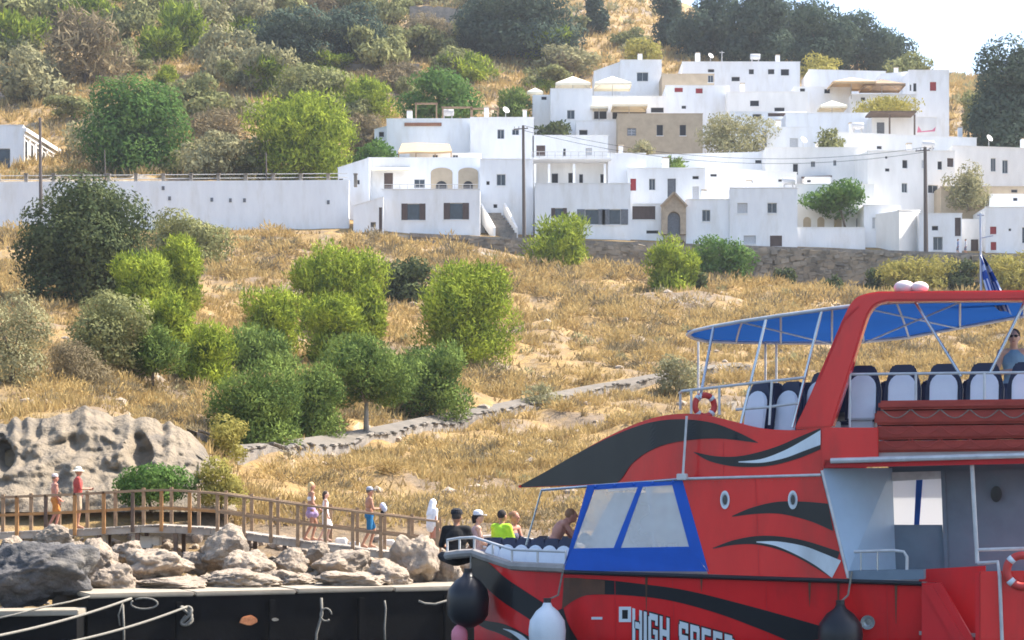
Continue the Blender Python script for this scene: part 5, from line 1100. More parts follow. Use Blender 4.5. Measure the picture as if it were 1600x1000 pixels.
K = {'red': mat('red_boat_paint', (.78, .022, .024), (.68, .016, .02), 1.3, .2, .12, 4, spec=.42, c3=(.50, .022, .022), s3=1.1, stretch=(1, 1, .35)), 'redl': paint('deck_red_paint', (.64, .014, .022), rough=.35), 'blk': paint('black_graphic', (.02, .022, .026), rough=.3), 'wht': paint('white_graphic', (.72, .78, .82)), 'orange': paint('orange_red_graphic', (.55, .045, .02)),
     'blue': mat('blue_tarpaulin', (.006, .10, .52), (.005, .085, .44), 2, .6, .3, 6), 'navy': mat('navy_vinyl', (.012, .02, .06), (.008, .013, .045), 3, .45, .2, 12), 'gel': mat('pale_seat_shell', (.72, .77, .84), (.62, .68, .76), 2, .4), 'grey': mat('grey_cabin_paint', (.16, .215, .27), (.13, .175, .225), 2, .6),
     'pale': mat('pale_blue_cabin_paint', (.36, .50, .64), (.31, .43, .56), 1.2, .5), 'tube': mat('white_tube', (.60, .60, .60), (.46, .46, .47), 5, .35, metal=.1), 'chrome': mat('stainless_tube', (.55, .56, .57), None, 5, .25, metal=.85), 'rub': mat('grey_rubber_gunwale', (.34, .31, .29), (.25, .23, .215), 3, .7),
     'brown': mat('red_brown_tarp', (.42, .06, .04), (.31, .042, .03), 3, .7, .5, 6, stretch=(1, 1, 3)), 'fend': mat('black_fender', (.012, .013, .018), None, 4, .4), 'fendw': mat('white_fender', (.66, .70, .74), (.56, .6, .64), 2, .4), 'pink': mat('pink_rubber', (.72, .22, .28), None, 4, .5), 'ring': mat('orange_lifebuoy', (.62, .06, .05), None, 5, .5),
     'rust': mat('rust_brown', (.16, .07, .04), (.09, .045, .03), 2, .5), 'deckw': mat('worn_deck_paint', (.45, .42, .40), (.36, .33, .31), 2, .7)}
def pane_mat():
    m = bpy.data.materials.new('clear_vinyl'); m.use_nodes = True; t = m.node_tree; N = t.nodes; N.clear(); o = N.new('ShaderNodeOutputMaterial'); a = N.new('ShaderNodeBsdfTransparent'); d = N.new('ShaderNodeBsdfDiffuse'); g = N.new('ShaderNodeBsdfGlossy'); x = N.new('ShaderNodeMixShader'); y = N.new('ShaderNodeMixShader')
    d.inputs[0].default_value = (.66, .68, .72, 1); g.inputs[1].default_value = .12; nz = N.new('ShaderNodeTexNoise'); nz.inputs['Scale'].default_value = 1.6; mr = N.new('ShaderNodeMapRange'); mr.inputs[1].default_value = .3; mr.inputs[2].default_value = .7; mr.inputs[3].default_value = .22; mr.inputs[4].default_value = .6
    tc = N.new('ShaderNodeTexCoord'); t.links.new(tc.outputs['Object'], nz.inputs['Vector']); t.links.new(nz.outputs[0], mr.inputs[0]); t.links.new(mr.outputs[0], x.inputs[0]); t.links.new(a.outputs[0], x.inputs[1]); t.links.new(d.outputs[0], x.inputs[2]); y.inputs[0].default_value = .12; t.links.new(x.outputs[0], y.inputs[1]); t.links.new(g.outputs[0], y.inputs[2]); t.links.new(y.outputs[0], o.inputs[0]); return m
K['vinyl'] = pane_mat()
bo = thing('excursion_boat', inb(BP(1150, 1000), 2.3) * 1.0, 'red excursion boat with black and white swoosh graphics and blue canopies', 'boat'); 
def B(mb, name, m, parent=None, **kw): return mb.build(name, m if not isinstance(m, str) else K[m], parent or bo, **kw)
I = lambda x, xs, ys: float(np.interp(x, xs, ys))
def cr(pts, n=30):
    """smooth curve y(x) through photo points, n samples"""
    P_ = [Vector((a, b, 0)) for a, b in pts]; out = []; k = len(P_) - 1
    for i in range(n):
        t = i / (n - 1) * k; j = min(int(t), k - 1); u = t - j; p0 = P_[max(j - 1, 0)]; p1 = P_[j]; p2 = P_[j + 1]; p3 = P_[min(j + 2, k)]
        out.append(.5 * ((2 * p1) + (p2 - p0) * u + (2 * p0 - 5 * p1 + 4 * p2 - p3) * u * u + (3 * p1 - p0 - 3 * p2 + p3) * u ** 3))
    return [(v.x, v.y) for v in out]
wb = lambda px: I(px, [690, 741, 800, 890, 960, 1050], [2.3, 1.62, .78, .22, .06, 0]); wh = lambda px, py: wb(px) + max(0, py - 885) * .0019
# hull sides
sheer = lambda px: I(px, [690, 741, 800, 885, 1320, 1440, 1700], [872, 868, 888, 893, 907, 911, 922])
cs = [741, 756, 775, 800, 830, 860, 890, 925, 960, 1000, 1050, 1100, 1200, 1300, 1440]
rings = []
for px in cs:
    col = [BP(px, y, wh(px, y)) for y in np.linspace(sheer(px), 1004, 7)]; b = col[-1]; col.append(Vector((b.x, b.y, 0)) + BN * .25 + Vector((0, 0, .6))); col.append(Vector((b.x, b.y, 0)) + BN * .5 + Vector((0, 0, -.9))); rings.append(col)
m_ = MB(); m_.loft(rings, cap=False, closed=False); B(m_, 'hull_side', 'red', smooth=True)
m_ = MB(); m_.loft([[mir(p) for p in c] for c in rings][::-1], cap=False, closed=False); B(m_, 'far_hull_side', 'red', smooth=True)
st0 = rings[0]; m_ = MB(); m_.loft([st0, [mir(p) for p in st0]], cap=False, closed=False); B(m_, 'bow_plate', 'blk')
m_ = MB(); tops = [BP(px, sheer(px) + 1.5, wb(px)) for px in cs]; m_.strip(tops, [mir(p) for p in tops]); B(m_, 'fore_deck', 'deckw')
# after hull with boarding gap
def slab(poly, w0, th, name, m, parent=None, bevel=0.): 
    q = MB(); a = [BP(x, y, w0) for x, y in poly]; q.prism(a, BN * th); return B(q, name, m, parent, bevel=bevel)
slab([(1440, 911), (1470, 911), (1524, 1004), (1500, 1040), (1440, 1040)], .005, .1, 'hull_panel', 'redl')
slab([(1530, 893), (1700, 890), (1700, 1050), (1530, 1050)], -.03, .12, 'bulwark_panel', 'red', bevel=.02)
slab([(1524, 896), (1531, 893), (1531, 1040), (1524, 1000)], -.035, .14, 'gap_post', 'redl')
slab([(1436, 890), (1540, 884), (1540, 1000), (1436, 1000)], .75, .06, 'gap_back_panel', 'redl')
slab([(1400, 900), (1700, 890), (1700, 903), (1400, 910)], 1.35, .05, 'inner_sill', 'grey')
q = MB(); q.prism([BP(1437, 913, -.02), BP(1458, 912, -.02), BP(1512, 1004, -.02), BP(1490, 1006, -.02)], BN * .6); B(q, 'boarding_ramp', 'redl', bevel=.02)
a = BP(1440, 985, .0); q = MB(); q.prism([BP(1436, 986, .1), BP(1700, 996, .1), BP(1700, 996, 3.), BP(1436, 986, 3.)], (0, 0, -.06)); B(q, 'main_deck', 'deckw')
q = MB(); q.box(inb(BP(1720, 1000, 0), 2.3) + Vector((0, 0, -.6)), (.05, 2.3, 1.2), BR); B(q, 'stern_plate', 'redl')
q = MB(); q.strip([BP(1440, 1010, .3), BP(1720, 1010, .3)], [Vector((p.x, p.y, -.9)) + BN * .3 for p in (BP(1440, 1010, .3), BP(1720, 1010, .3))]); B(q, 'after_hull_side', 'red')
q = MB(); far = [mir(BP(x, y, 0)) for x, y in ((1440, 911), (1720, 915), (1720, 1060), (1440, 1060))]; q.prism(far, -BN * .08); B(q, 'far_bulwark', 'red')
# rubbing strake and gunwale
q = MB(); q.tube([BP(x, sheer(x) + 1, -.02) for x in (882, 960, 1050, 1150, 1250, 1320, 1400, 1440)], .036, 8); B(q, 'rubbing_strake', 'blk')
GW = [(699, 868, 1.9), (718, 865, 1.72), (741, 864, 1.55), (770, 874, 1.15), (800, 884, .74), (840, 886, .45), (884, 888, .18)]
q = MB(); g = [BP(*a) for a in GW]; q.tube([p + Vector((0, 0, .0)) for p in g], .075, 8); B(q, 'gunwale', 'rub')
q = MB(); q.tube([mir(p) for p in g], .075, 8); B(q, 'far_gunwale', 'rub')
q = MB(); q.prism([g[0] + Vector((0, 0, -.07)), g[1] + Vector((0, 0, -.07)), g[2] + Vector((0, 0, -.07)), mir(g[2]) + Vector((0, 0, -.07)), mir(g[1]) + Vector((0, 0, -.07)), mir(g[0]) + Vector((0, 0, -.07))], (0, 0, .05)); B(q, 'bow_platform', 'deckw')
q = MB(); q.tube([g[0], mir(g[0])], .075, 8); q.tube([g[0] + Vector((0, 0, .27)), mir(g[0]) + Vector((0, 0, .27))], .024, 8); B(q, 'bow_end_bar', 'rub')
def up(p, h): return p + Vector((0, 0, h))
q = MB(); q.tube([up(p, .27) for p in g], .024, 8); B(q, 'bow_rail', 'tube'); q = MB(); q.tube([up(mir(p), .27) for p in g], .024, 8); B(q, 'far_bow_rail', 'tube')
for i in range(len(g)):
    for pt in ((g[i], mir(g[i])) if i else (g[i],)): q = MB(); q.tube([pt, up(pt, .27)], .02, 6); B(q, 'rail_post', 'tube')
# decals: strips that follow the plating
def decal(up_, lo_, wf, name, m, off=-.006, n=34):
    U = cr(up_, n); L_ = cr(lo_, n); q = MB(); rr = [[BP(lerp(a[0], b[0], k / 8), lerp(a[1], b[1], k / 8), wf(lerp(a[0], b[0], k / 8), lerp(a[1], b[1], k / 8)) + off) for k in range(9)] for a, b in zip(L_, U)]; q.loft(rr, cap=False, closed=False); return B(q, name, m)
hb = lambda x, y: wh(x, y)
decal([(737, 870), (760, 877), (790, 903), (838, 935), (872, 957)], [(736, 900), (752, 912), (785, 940), (830, 970), (850, 992)], hb, 'hull_swoosh', 'blk', -.012)
decal([(741, 966), (760, 970), (790, 976), (822, 992), (838, 1003)], [(741, 972), (758, 982), (780, 990), (806, 1003), (812, 1006)], hb, 'lower_swoosh', 'blk', -.012)
decal([(786, 982), (800, 985), (815, 992), (828, 1003)], [(786, 983), (797, 988), (808, 996), (816, 1004)], hb, 'lower_swoosh_white', 'wht', -.018)
decal([(884, 906), (930, 905), (990, 911), (1070, 922), (1160, 944), (1240, 966), (1330, 992)], [(884, 934), (930, 929), (990, 931), (1050, 939), (1120, 958), (1190, 984), (1240, 1005)], hb, 'long_swoosh', 'blk', -.010)
decal([(881, 903), (900, 903), (920, 905), (945, 907)], [(878, 952), (897, 938), (920, 929), (945, 929)], hb, 'brown_patch', 'rust', -.014)  # brown patch laid over the forward end of the long swoosh
decal([(880, 950), (888, 975), (905, 1004)], [(868, 955), (876, 985), (884, 1006)], hb, 'hook_swoosh', 'blk', -.012)
# visor (upper fore bulwark)
TOPV = [(812, 759), (860, 733), (910, 704), (960, 677), (1010, 656), (1055, 647), (1100, 648), (1140, 657), (1190, 669), (1240, 672), (1283, 668)]
wv = lambda x, y=0: I(x, [812, 850, 900, 960, 1020, 1080, 1150, 1283], [2.3, 1.95, 1.5, .98, .5, .2, .03, 0]); botv = lambda x: I(x, [812, 960, 1075, 1283], [762, 755, 749, 742])
U = cr(TOPV, 44); q = MB(); rings = [[BP(x, lerp(botv(x), y, k / 5), wv(x)) for k in range(6)] for x, y in U]
q.loft(rings, cap=False, closed=False); q.loft([[inb(p, .06) for p in c] for c in rings][::-1], cap=False, closed=False); q.strip([c[5] for c in rings], [inb(c[5], .06) for c in rings]); q.strip([inb(c[0], .06) for c in rings], [c[0] for c in rings]); B(q, 'visor', 'red', smooth=True, auto=40)
q = MB(); q.loft([[mir(p) for p in c] for c in rings][::-1], cap=False, closed=False); q.loft([[mir(inb(p, .06)) for p in c] for c in rings], cap=False, closed=False); B(q, 'far_visor', 'red', smooth=True)
q = MB(); q.strip([c[0] + Vector((0, 0, .02)) for c in rings], [mir(c[0]) + Vector((0, 0, .02)) for c in rings]); B(q, 'visor_floor', 'deckw')
decal([(813, 758.5), (862, 731.5), (912, 703), (962, 679), (1012, 661), (1060, 655), (1110, 660), (1150, 674), (1184, 691)], [(813, 761.5), (870, 759), (925, 756.5), (964, 754), (988, 724), (1020, 702), (1060, 690), (1120, 685), (1184, 692)], wv, 'visor_swoosh', 'blk', -.016, 60)
decal([(1084, 706), (1120, 713), (1160, 712), (1210, 699), (1250, 682), (1282, 669)], [(1084, 707), (1110, 721), (1150, 729), (1200, 728), (1245, 717), (1282, 702)], wv, 'visor_flash', 'blk', -.012)
decal([(1154, 721), (1190, 717), (1225, 704), (1255, 688), (1282, 672)], [(1154, 722.5), (1190, 723), (1225, 716), (1255, 705), (1282, 695)], wv, 'visor_flash_white', 'wht', -.02)
# cabin side
cab = slab([(1064, 749), (1283, 743), (1324, 906), (1106, 897)], 0., .07, 'cabin_side', 'red'); Z0 = lambda x, y: 0.
q = MB(); q.tube([BP(1072, 748, -.02), BP(1180, 745, -.02), BP(1282, 742, -.02)], .022, 8); B(q, 'cabin_trim', 'tube')
decal([(1144, 806), (1175, 793), (1215, 784), (1260, 784), (1294, 787)], [(1144, 807.5), (1180, 803), (1220, 803), (1265, 814), (1302, 830)], Z0, 'upper_cabin_swoosh', 'blk', -.008)
decal([(1114, 856), (1150, 843), (1195, 837), (1250, 843), (1312, 862)], [(1114, 857.5), (1150, 851), (1190, 852), (1240, 868), (1300, 903)], Z0, 'lower_cabin_swoosh', 'blk', -.008)
decal([(1182, 846), (1215, 846), (1255, 853), (1285, 864), (1314, 876)], [(1182, 847.5), (1212, 853), (1245, 867), (1275, 884), (1300, 903)], Z0, 'lower_cabin_swoosh_white', 'wht', -.014)
for x in (1133, 1239):
    q = MB(); c = BP(x, 781, -.012); R_ = BR @ Matrix.Rotation(R(90), 3, 'X'); q.lathe(c, [(.001, 0), (.085, 0), (.085, .03), (.06, .03), (.058, .005), (.001, .004)], 20, BR @ Matrix.Scale(1., 3) @ Matrix.Rotation(R(90), 3, 'X') @ Matrix.Diagonal((.85, 1.7, 1)))
    o = B(q, 'porthole', 'wht'); q = MB(); q.lathe(BP(x, 781, -.024), [(.001, 0), (.045, 0), (.045, .016), (.001, .017)], 16, BR @ Matrix.Rotation(R(90), 3, 'X') @ Matrix.Diagonal((.75, 1.75, 1))); B(q, 'porthole_glass', M['glass'], o)
# blue side curtain
cu = lambda x, y: I(x, [880, 1070], [.16, -.01])
def cslab(poly, name, m, off=0., th=.03, parent=None):
    q = MB(); q.prism([BP(x, y, cu(x, y) + off) for x, y in poly], BN * th); return B(q, name, m, parent)
crt = cslab([(893, 857), (970, 856), (1075, 854), (1079, 856), (1105, 893), (880, 892)], 'curtain_base', 'blue')
cslab([(1050, 757), (1066, 750), (1107, 893), (1077, 856)], 'curtain_edge', 'blue', -.004); cslab([(917, 761), (930, 760), (895, 858), (882, 880), (880, 890)], 'curtain_edge', 'blue', -.004); cslab([(997, 760), (1004, 760), (969, 858), (958, 858)], 'curtain_strip', 'blue', -.004); cslab([(917, 758), (1064, 749), (1064, 757), (918, 766)], 'curtain_header', 'blue', -.008)
cslab([(930, 764), (997, 760), (959, 857), (894, 858)], 'clear_pane', 'vinyl', .008, .004); cslab([(1004, 760), (1051, 757), (1078, 855), (969, 857)], 'clear_pane', 'vinyl', .008, .004)
q = MB(); q.tube([BP(1014, 762, .7), BP(1030, 880, .7)], .05, 8); B(q, 'cabin_pillar', 'wht')
slab([(900, 880), (1090, 880), (1080, 770), (960, 770)], 2.4, .04, 'wheelhouse_liner', 'gel')
for x in (930, 960, 990, 1020, 1052): q = MB(); q.ell(BP(x, 760 - (x - 930) * .06, cu(x, 0) - .02), (.025, .015, .025), 8, 5); B(q, 'snap_button', 'blue')
q = MB(); q.tube([BP(846, 766, .35), BP(918, 760, .2), BP(1070, 748, -.03)], .022, 8); B(q, 'curtain_rail', 'chrome'); q = MB(); q.tube([BP(846, 766, .35), BP(822, 852, .45)], .016, 8); B(q, 'rail_strut', 'chrome')
q = MB(); q.tube([mir(BP(846, 766, .35)), mir(BP(1070, 748, -.03))], .022, 8); B(q, 'curtain_rail', 'chrome')
q = MB(); q.tube([BP(1078, 560, -.04), BP(1073, 650, -.04), BP(1067, 744, -.04)][1:], .02, 8); B(q, 'whip_mast', 'tube'); q = MB(); q.box(BP(1066, 745, -.05), (.08, .06, .05), BR); B(q, 'mast_bracket', 'tube', bevel=.01)
# after deck walls
q = MB(); a = [BP(1285, 732, .02), BP(1326, 892, .02), BP(1400, 892, 1.5), BP(1394, 731, 1.5)]; q.prism(a, BE * -.05); B(q, 'cabin_end_wall', 'pale')
q = MB(); q.tube([BP(1284, 735, -.01), BP(1325, 903, -.01)], .022, 8); B(q, 'cabin_corner_trim', 'tube')
W5 = 1.5
for poly in ([(1386, 725), (1720, 712), (1720, 736), (1392, 740)], [(1394, 820), (1472, 820), (1478, 898), (1398, 898)]): slab(poly, W5, .05, 'after_wall', 'grey')
slab([(1470, 736), (1720, 730), (1720, 900), (1476, 900)], W5 - .02, .05, 'after_wall', 'grey')
slab([(1470, 735), (1476, 735), (1482, 895), (1476, 895)], W5 - .06, .04, 'door_jamb', 'grey'); slab([(1393, 738), (1470, 736), (1470, 748), (1394, 752)], W5 - .04, .04, 'lintel', 'tube')
slab([(1390, 735), (1480, 735), (1480, 830), (1390, 830)], 4.2, .01, 'bright_view_panel', LM['sail']); slab([(1432, 740), (1442, 740), (1436, 822), (1428, 822)], 4.1, .04, 'far_blue_strip', 'blue')  # white panel added to give the bright view through the opening
q = MB(); q.lathe(BP(1557, 772, W5 - .09), [(.001, 0), (.075, 0), (.085, .04), (.001, .05)], 16, BR @ Matrix.Rotation(R(90), 3, 'X') @ Matrix.Diagonal((1, 1.5, 1))); B(q, 'wall_speaker', 'blk')
q = MB(); q.tube([BP(1518, 716, .15), BP(1527, 880, .15)], .032, 8); B(q, 'deck_pillar', 'tube')
q = MB(); q.tube([BP(1527, 859, .15), BP(1600, 857, .15), BP(1700, 855, .15)], .026, 8); B(q, 'grab_rail', 'tube')
q = MB(); q.tube([BP(1528, 880, .1), BP(1559, 878, .0), BP(1562, 900, -.06), BP(1566, 1010, -.06)], .028, 8); B(q, 'boarding_handrail', 'tube')
q = MB(); q.tube([BP(1334, 862, .05), BP(1395, 860, .05), BP(1412, 862, .05), BP(1417, 870, .05), BP(1417, 892, .05)], .024, 8); B(q, 'grab_rail', 'tube')
for x in (1345, 1371): q = MB(); q.tube([BP(x, 862, .05), BP(x, 892, .05)], .012, 6); B(q, 'rail_post', 'chrome')
q = MB(); q.prism([BP(1326, 892, -.02), BP(1443, 890, -.02), BP(1443, 905, -.02), BP(1328, 907, -.02)], BN * .3); B(q, 'step_ledge', 'grey')
# upper deck
q = MB(); dp = [BP(1150, 690, .14), BP(1283, 690, .08), BP(1720, 690, .05), BP(1720, 690, 4.5), BP(1150, 690, 4.5)]; zz = BP(1400, 716, 0).z
q.prism([Vector((p.x, p.y, zz)) for p in dp], (0, 0, .1)); B(q, 'upper_deck', 'deckw')
slab([(1283, 668), (1372, 668), (1372, 716), (1290, 720), (1283, 742)], -.02, .1, 'deck_fascia', 'red', bevel=.015); slab([(1283, 716), (1720, 706), (1720, 722), (1286, 731)], .03, .1, 'deck_edge_beam', 'redl')
q = MB(); q.tube([BP(1298, 720, -.05), BP(1720, 708, -.05)], .042, 8); B(q, 'deck_edge_tube', 'tube')
# covered life float with scalloped grab line
lf = thing('life_float', BP(1500, 708, -.1), 'stacked life float under red brown covers with scalloped grab lines', 'life float')
for k, (y0, y1, w0) in enumerate(((626, 640, -.02), (642, 664, .02), (666, 687, .03), (689, 707, .02))):
    x0 = 1372 if k == 0 else 1366; q = MB(); a = [BP(x0, y0, w0), BP(1720, y0 - 4, w0), BP(1720, y1 - 4, w0), BP(x0, y1, w0)]; q.prism(a, BN * .7); q.build('float_tier', K['brown'], lf, bevel=.035)
for y in (640, 664, 684):
    for k in range(6):
        x0 = 1378 + k * 46; q = MB(); q.tube([BP(x0 + 44 * t, y + (0 if y == 640 else 2) + 13 * math.sin(math.pi * t), -.035) for t in np.linspace(0, 1, 9)], .009, 5); q.build('grab_line', K['brown'] if y > 640 else M['rope'], lf)
# slanting arch
arch = [(1240, 671), (1262, 625), (1290, 560), (1318, 495), (1332, 470), (1348, 460), (1372, 455), (1720, 452)]; inn = [(1300, 669), (1312, 630), (1332, 568), (1352, 503), (1360, 486), (1370, 476), (1386, 471), (1720, 468)]
q = MB(); poly = cr(arch[:7], 22) + [(1720, 452), (1720, 468)] + cr(inn[:7], 22)[::-1]; q.prism([BP(x, y, -.03) for x, y in poly], BN * .26); B(q, 'arch', 'red', bevel=.03)
q = MB(); q.strip([BP(x, y, -.042) for x, y in ((1278, 592), (1316, 500), (1340, 478))], [BP(x + 2.5, y, -.042) for x, y in ((1278, 594), (1316, 502), (1340, 480))]); B(q, 'arch_seam', 'redl')
# canopy
NE = [(1074, 523, 2.2), (1084, 517, 1.5), (1110, 511, .9), (1160, 502, .5), (1220, 493, .35), (1300, 482, .3), (1340, 477, .3), (1400, 472, .3), (1500, 470, .3), (1600, 470, .3), (1720, 470, .3)]
FE = [(1074, 523, 2.2), (1082, 528, 2.9), (1102, 533, 3.6), (1150, 535, 4.0), (1220, 536, 4.2), (1300, 536, 4.2), (1350, 534, 4.2), (1420, 527, 4.2), (1500, 512, 4.1), (1600, 494, 4.0), (1720, 478, 4.0)]
n_ = [BP(*a) for a in NE]; f_ = [BP(*a) for a in FE]; q = MB()
for i in range(len(n_) - 1):
    for k in range(6):
        s0, s1 = k / 6, (k + 1) / 6; bu = lambda s, i_: n_[i_].lerp(f_[i_], s) + Vector((0, 0, .03 + .04 * math.sin(math.pi * s)))
        q.add([bu(s0, i), bu(s0, i + 1), bu(s1, i + 1), bu(s1, i)], [(0, 1, 2, 3)])
B(q, 'canopy_cloth', LM['bluecloth'], smooth=True, auto=50)
for e, nm in ((n_, 'canopy_edge_tube'), (f_, 'canopy_far_tube')): q = MB(); q.tube(e, .03, 8); B(q, nm, 'tube')
for i in (3, 4, 5, 6, 7, 8, 9): q = MB(); q.tube([n_[i].lerp(f_[i], s) + Vector((0, 0, .03 * math.sin(math.pi * s))) for s in np.linspace(0, 1, 8)], .018, 6); B(q, 'canopy_bow', 'tube')
for i, j in ((3, 5), (6, 8), (8, 6)): q = MB(); q.tube([n_[i] + Vector((0, 0, -.02)), f_[j] + Vector((0, 0, -.02))], .014, 6); B(q, 'canopy_brace', 'tube')
for a, b, w0, w1 in (((1094, 622), (1115, 511), .35, .85), ((1157, 664), (1197, 497), .12, .42), ((1238, 668), (1284, 484), .1, .32), ((1430, 472), (1502, 588), .28, .1), ((1602, 470), (1546, 584), .28, .1)): q = MB(); q.tube([BP(*a, w0), BP(*b, w1)], .024, 8); B(q, 'canopy_strut', 'chrome')
for x in (1091, 1196, 1213): q = MB(); q.tube([BP(x, 534, 4.1), BP(x, 620, 4.2)], .02, 6); B(q, 'canopy_far_post', 'tube')
for pts in ([(1062, 614, .9), (1066, 611, .45), (1120, 605, .25), (1190, 597, .14), (1256, 590, .1)], [(1150, 640, .2), (1200, 636, .14), (1246, 630, .1)], [(1318, 585, .1), (1500, 583, .1), (1720, 581, .1)]): q = MB(); q.tube([BP(*a) for a in pts], .022, 8); B(q, 'upper_rail', 'tube')
for x, y0, y1, w0 in ((1063, 613, 640, .8), (1080, 610, 650, .3), (1124, 605, 648, .24), (1206, 596, 664, .12), (1328, 585, 668, .08), (1431, 584, 630, .08), (1538, 583, 628, .08), (1640, 582, 628, .08)): q = MB(); q.tube([BP(x, y0, w0), BP(x + (-4 if x in (1206,) else 0), y1, w0)], .02, 6); B(q, 'rail_post', 'tube')
# seats
def rrect(w_, h_, r=.1, top=.2, n=6):
    pts = [(-w_ / 2, 0), (w_ / 2, 0)]
    for k in range(n + 1): t = math.pi / 2 * k / n; pts.append((w_ / 2 - top + top * math.cos(t), h_ - r + r * math.sin(t)))
    for k in range(n + 1): t = math.pi / 2 + math.pi / 2 * k / n; pts.append((-w_ / 2 + top + top * math.cos(t), h_ - r + r * math.sin(t)))
    return pts
_sp = []
def seat(pos, rz, label, group, sc=1.):
    t = thing('boat_seat', pos, label, 'seat', group); t.rotation_euler = (0, 0, rz); t.scale = (sc, sc, sc)
    if not _sp:
        lean = Matrix.Rotation(R(-10), 3, 'X')
        def pl(pts, y0, th, z0=0.): q = MB(); q.prism([lean @ Vector((x, y0, z)) + Vector((0, 0, z0)) for x, z in pts], lean @ Vector((0, th, 0))); return q
        def fin(q, nm, m, bv): o = q.build(nm, m, loc=(0, 0, 0), bevel=bv); me = o.data; bpy.data.objects.remove(o); return me
        arc = lambda w_, h_, n=10: [(-w_ / 2, 0), (w_ / 2, 0)] + [(w_ / 2 * math.cos(math.pi * k / n), h_ - w_ / 2 + w_ / 2 * math.sin(math.pi * k / n)) for k in range(n + 1)]
        _sp.append(('back_shell', fin(pl(arc(.42, .72), -.085, .06, .22), 'back_shell', K['gel'], .02)))
        _sp.append(('back_cushion', fin(pl([(-.27, 0), (.27, 0), (.285, .5), (.26, .62), (.19, .86), (.15, .9), (-.15, .9), (-.19, .86), (-.26, .62), (-.285, .5)], -.02, .12, .2), 'back_cushion', K['navy'], .03)))
        q = MB(); q.box((0, .26, .38), (.25, .26, .07)); _sp.append(('seat_cushion', fin(q, 'seat_cushion', K['navy'], .03)))
        q = MB(); q.box((0, .2, .01), (.18, .2, .305)); _sp.append(('pedestal', fin(q, 'pedestal', K['gel'], .02)))
    for nm, me in _sp: link(nm, me, t)
    return t
HB = math.atan2(BE.y, BE.x); zdk = zz + .1
def onup(px, w_, z=None): p = BP(px, 650, w_); return Vector((p.x, p.y, zdk if z is None else z))
for px in (1347, 1409, 1474, 1538, 1603): seat(onup(px, .55, zdk + .28), HB, 'navy and pale shell seat turned back to the rail behind the life float', 'upper deck seats behind the life float')
for px in (1180, 1228, 1276): seat(onup(px, .75, zdk + .06 if px < 1250 else zdk + .2), HB + R(-28), 'navy and pale shell seat under the slanting struts before the red arch', 'upper deck seats before the red arch')
for px in (1210, 1262, 1330, 1395, 1460, 1524): seat(onup(px, 2.6, zdk + .2), HB + R(180), 'navy seat in the far row on the upper deck', 'far upper deck seats', .94)
fz = BP(800, 886, .8).z - .40
def onfd(px, w_): p = BP(px, 860, w_); return Vector((p.x, p.y, fz))
for i, px in enumerate((768, 790, 812, 834, 856, 878)): seat(onfd(px, 1.75 - i * .12), HB + R(-20), 'navy and pale seat on the fore deck inside the bow rail', 'fore deck seats', .8)
for i, px in enumerate((760, 800, 842, 880)): seat(onfd(px, 3.0), HB + R(-20), 'navy seat in the farther fore deck row', 'farther fore deck seats', .8)
# fenders, rings, fittings
def fender(label, c, r, L, m, tip=None, line=None):
    t = thing('fender', c, label, 'fender'); q = MB(); q.lathe(Vector(c) + Vector((0, 0, -L / 2)), [(r * .25, -r * .35), (r * .72, -r * .08), (r * .95, r * .25), (r, L * .5), (r * .93, L * .72), (r * .6, L * .93), (r * .28, L * 1.04), (r * .2, L * 1.12)], 20); q.build('body', K[m], t, smooth=True)
    q = MB(); q.tube([Vector(c) + Vector((0, 0, L * .5)), Vector(c) + Vector((0, 0, L * .72))], r * .2, 8); q.build('neck', K[tip or 'fend'], t)
    if line: q = MB(); q.tube([Vector(c) + Vector((0, 0, L * .68))] + line, .016, 6); q.build('lanyard', M['rope'], t)
fender('large black ball fender hanging at the bow', BP(731, 936, 1.0), .36, .72, 'fend', line=[BP(735, 890, 1.25), BP(736, 866, 1.55)])
fender('pink tipped fender below the black ball fender', BP(718, 992, .9), .14, .32, 'pink')
fender('round white fender against the red hull', BP(855, 985, -.12), .30, .72, 'fendw', line=[BP(872, 930, .1), BP(880, 890, .12)])
fender('dark teardrop fender under the cabin corner', BP(1313, 990, -.42), .34, .70, 'fend', line=[BP(1325, 930, -.1), BP(1331, 893, -.04)])
def ring(label, c, r, tr, m, rot):
    t = thing('lifebuoy', c, label, 'lifebuoy'); Mx = BR @ rot; q = MB(); pts = [Vector(c) + Mx @ Vector((r * math.cos(x), 0, r * math.sin(x))) for x in np.linspace(0, 2 * math.pi, 29)[:-1]]; q.tube(pts, tr, 10, closed=True); q.build('ring', K[m], t, smooth=True)
    for k in range(4):
        an = math.pi / 4 + k * math.pi / 2; q = MB(); q.tube([Vector(c) + Mx @ Vector((r * math.cos(an + x), 0, r * math.sin(an + x))) for x in (-.16, 0, .16)], tr * 1.06, 10); q.build('band', K['wht'], t, smooth=True)
ring('orange lifebuoy hanging beside the boarding handrail', BP(1598, 892, -.1), .23, .062, 'ring', Matrix.Rotation(R(0), 3, 'Z'))
ring('red lifebuoy on the fore rail of the upper deck', BP(1101, 634, .5), .17, .05, 'ring', Matrix.Rotation(R(40), 3, 'Z'))
q = MB(); Mx = BR @ Matrix.Rotation(R(90), 3, 'X'); q.lathe(BP(1357, 972, wh(1357, 972) - .0), [(.06, -.02), (.085, .05), (.115, .06), (.11, .09), (.06, .085), (.05, .02)], 16, Mx); B(q, 'exhaust_outlet', 'chrome')
q = MB(); q.prism([BP(924, 964, wh(924, 964) - .012), BP(941, 964, wh(941, 964) - .012), BP(941, 968, wh(941, 968) - .012), BP(924, 968, wh(924, 968) - .012)], BN * .008); B(q, 'white_dash', 'wht')
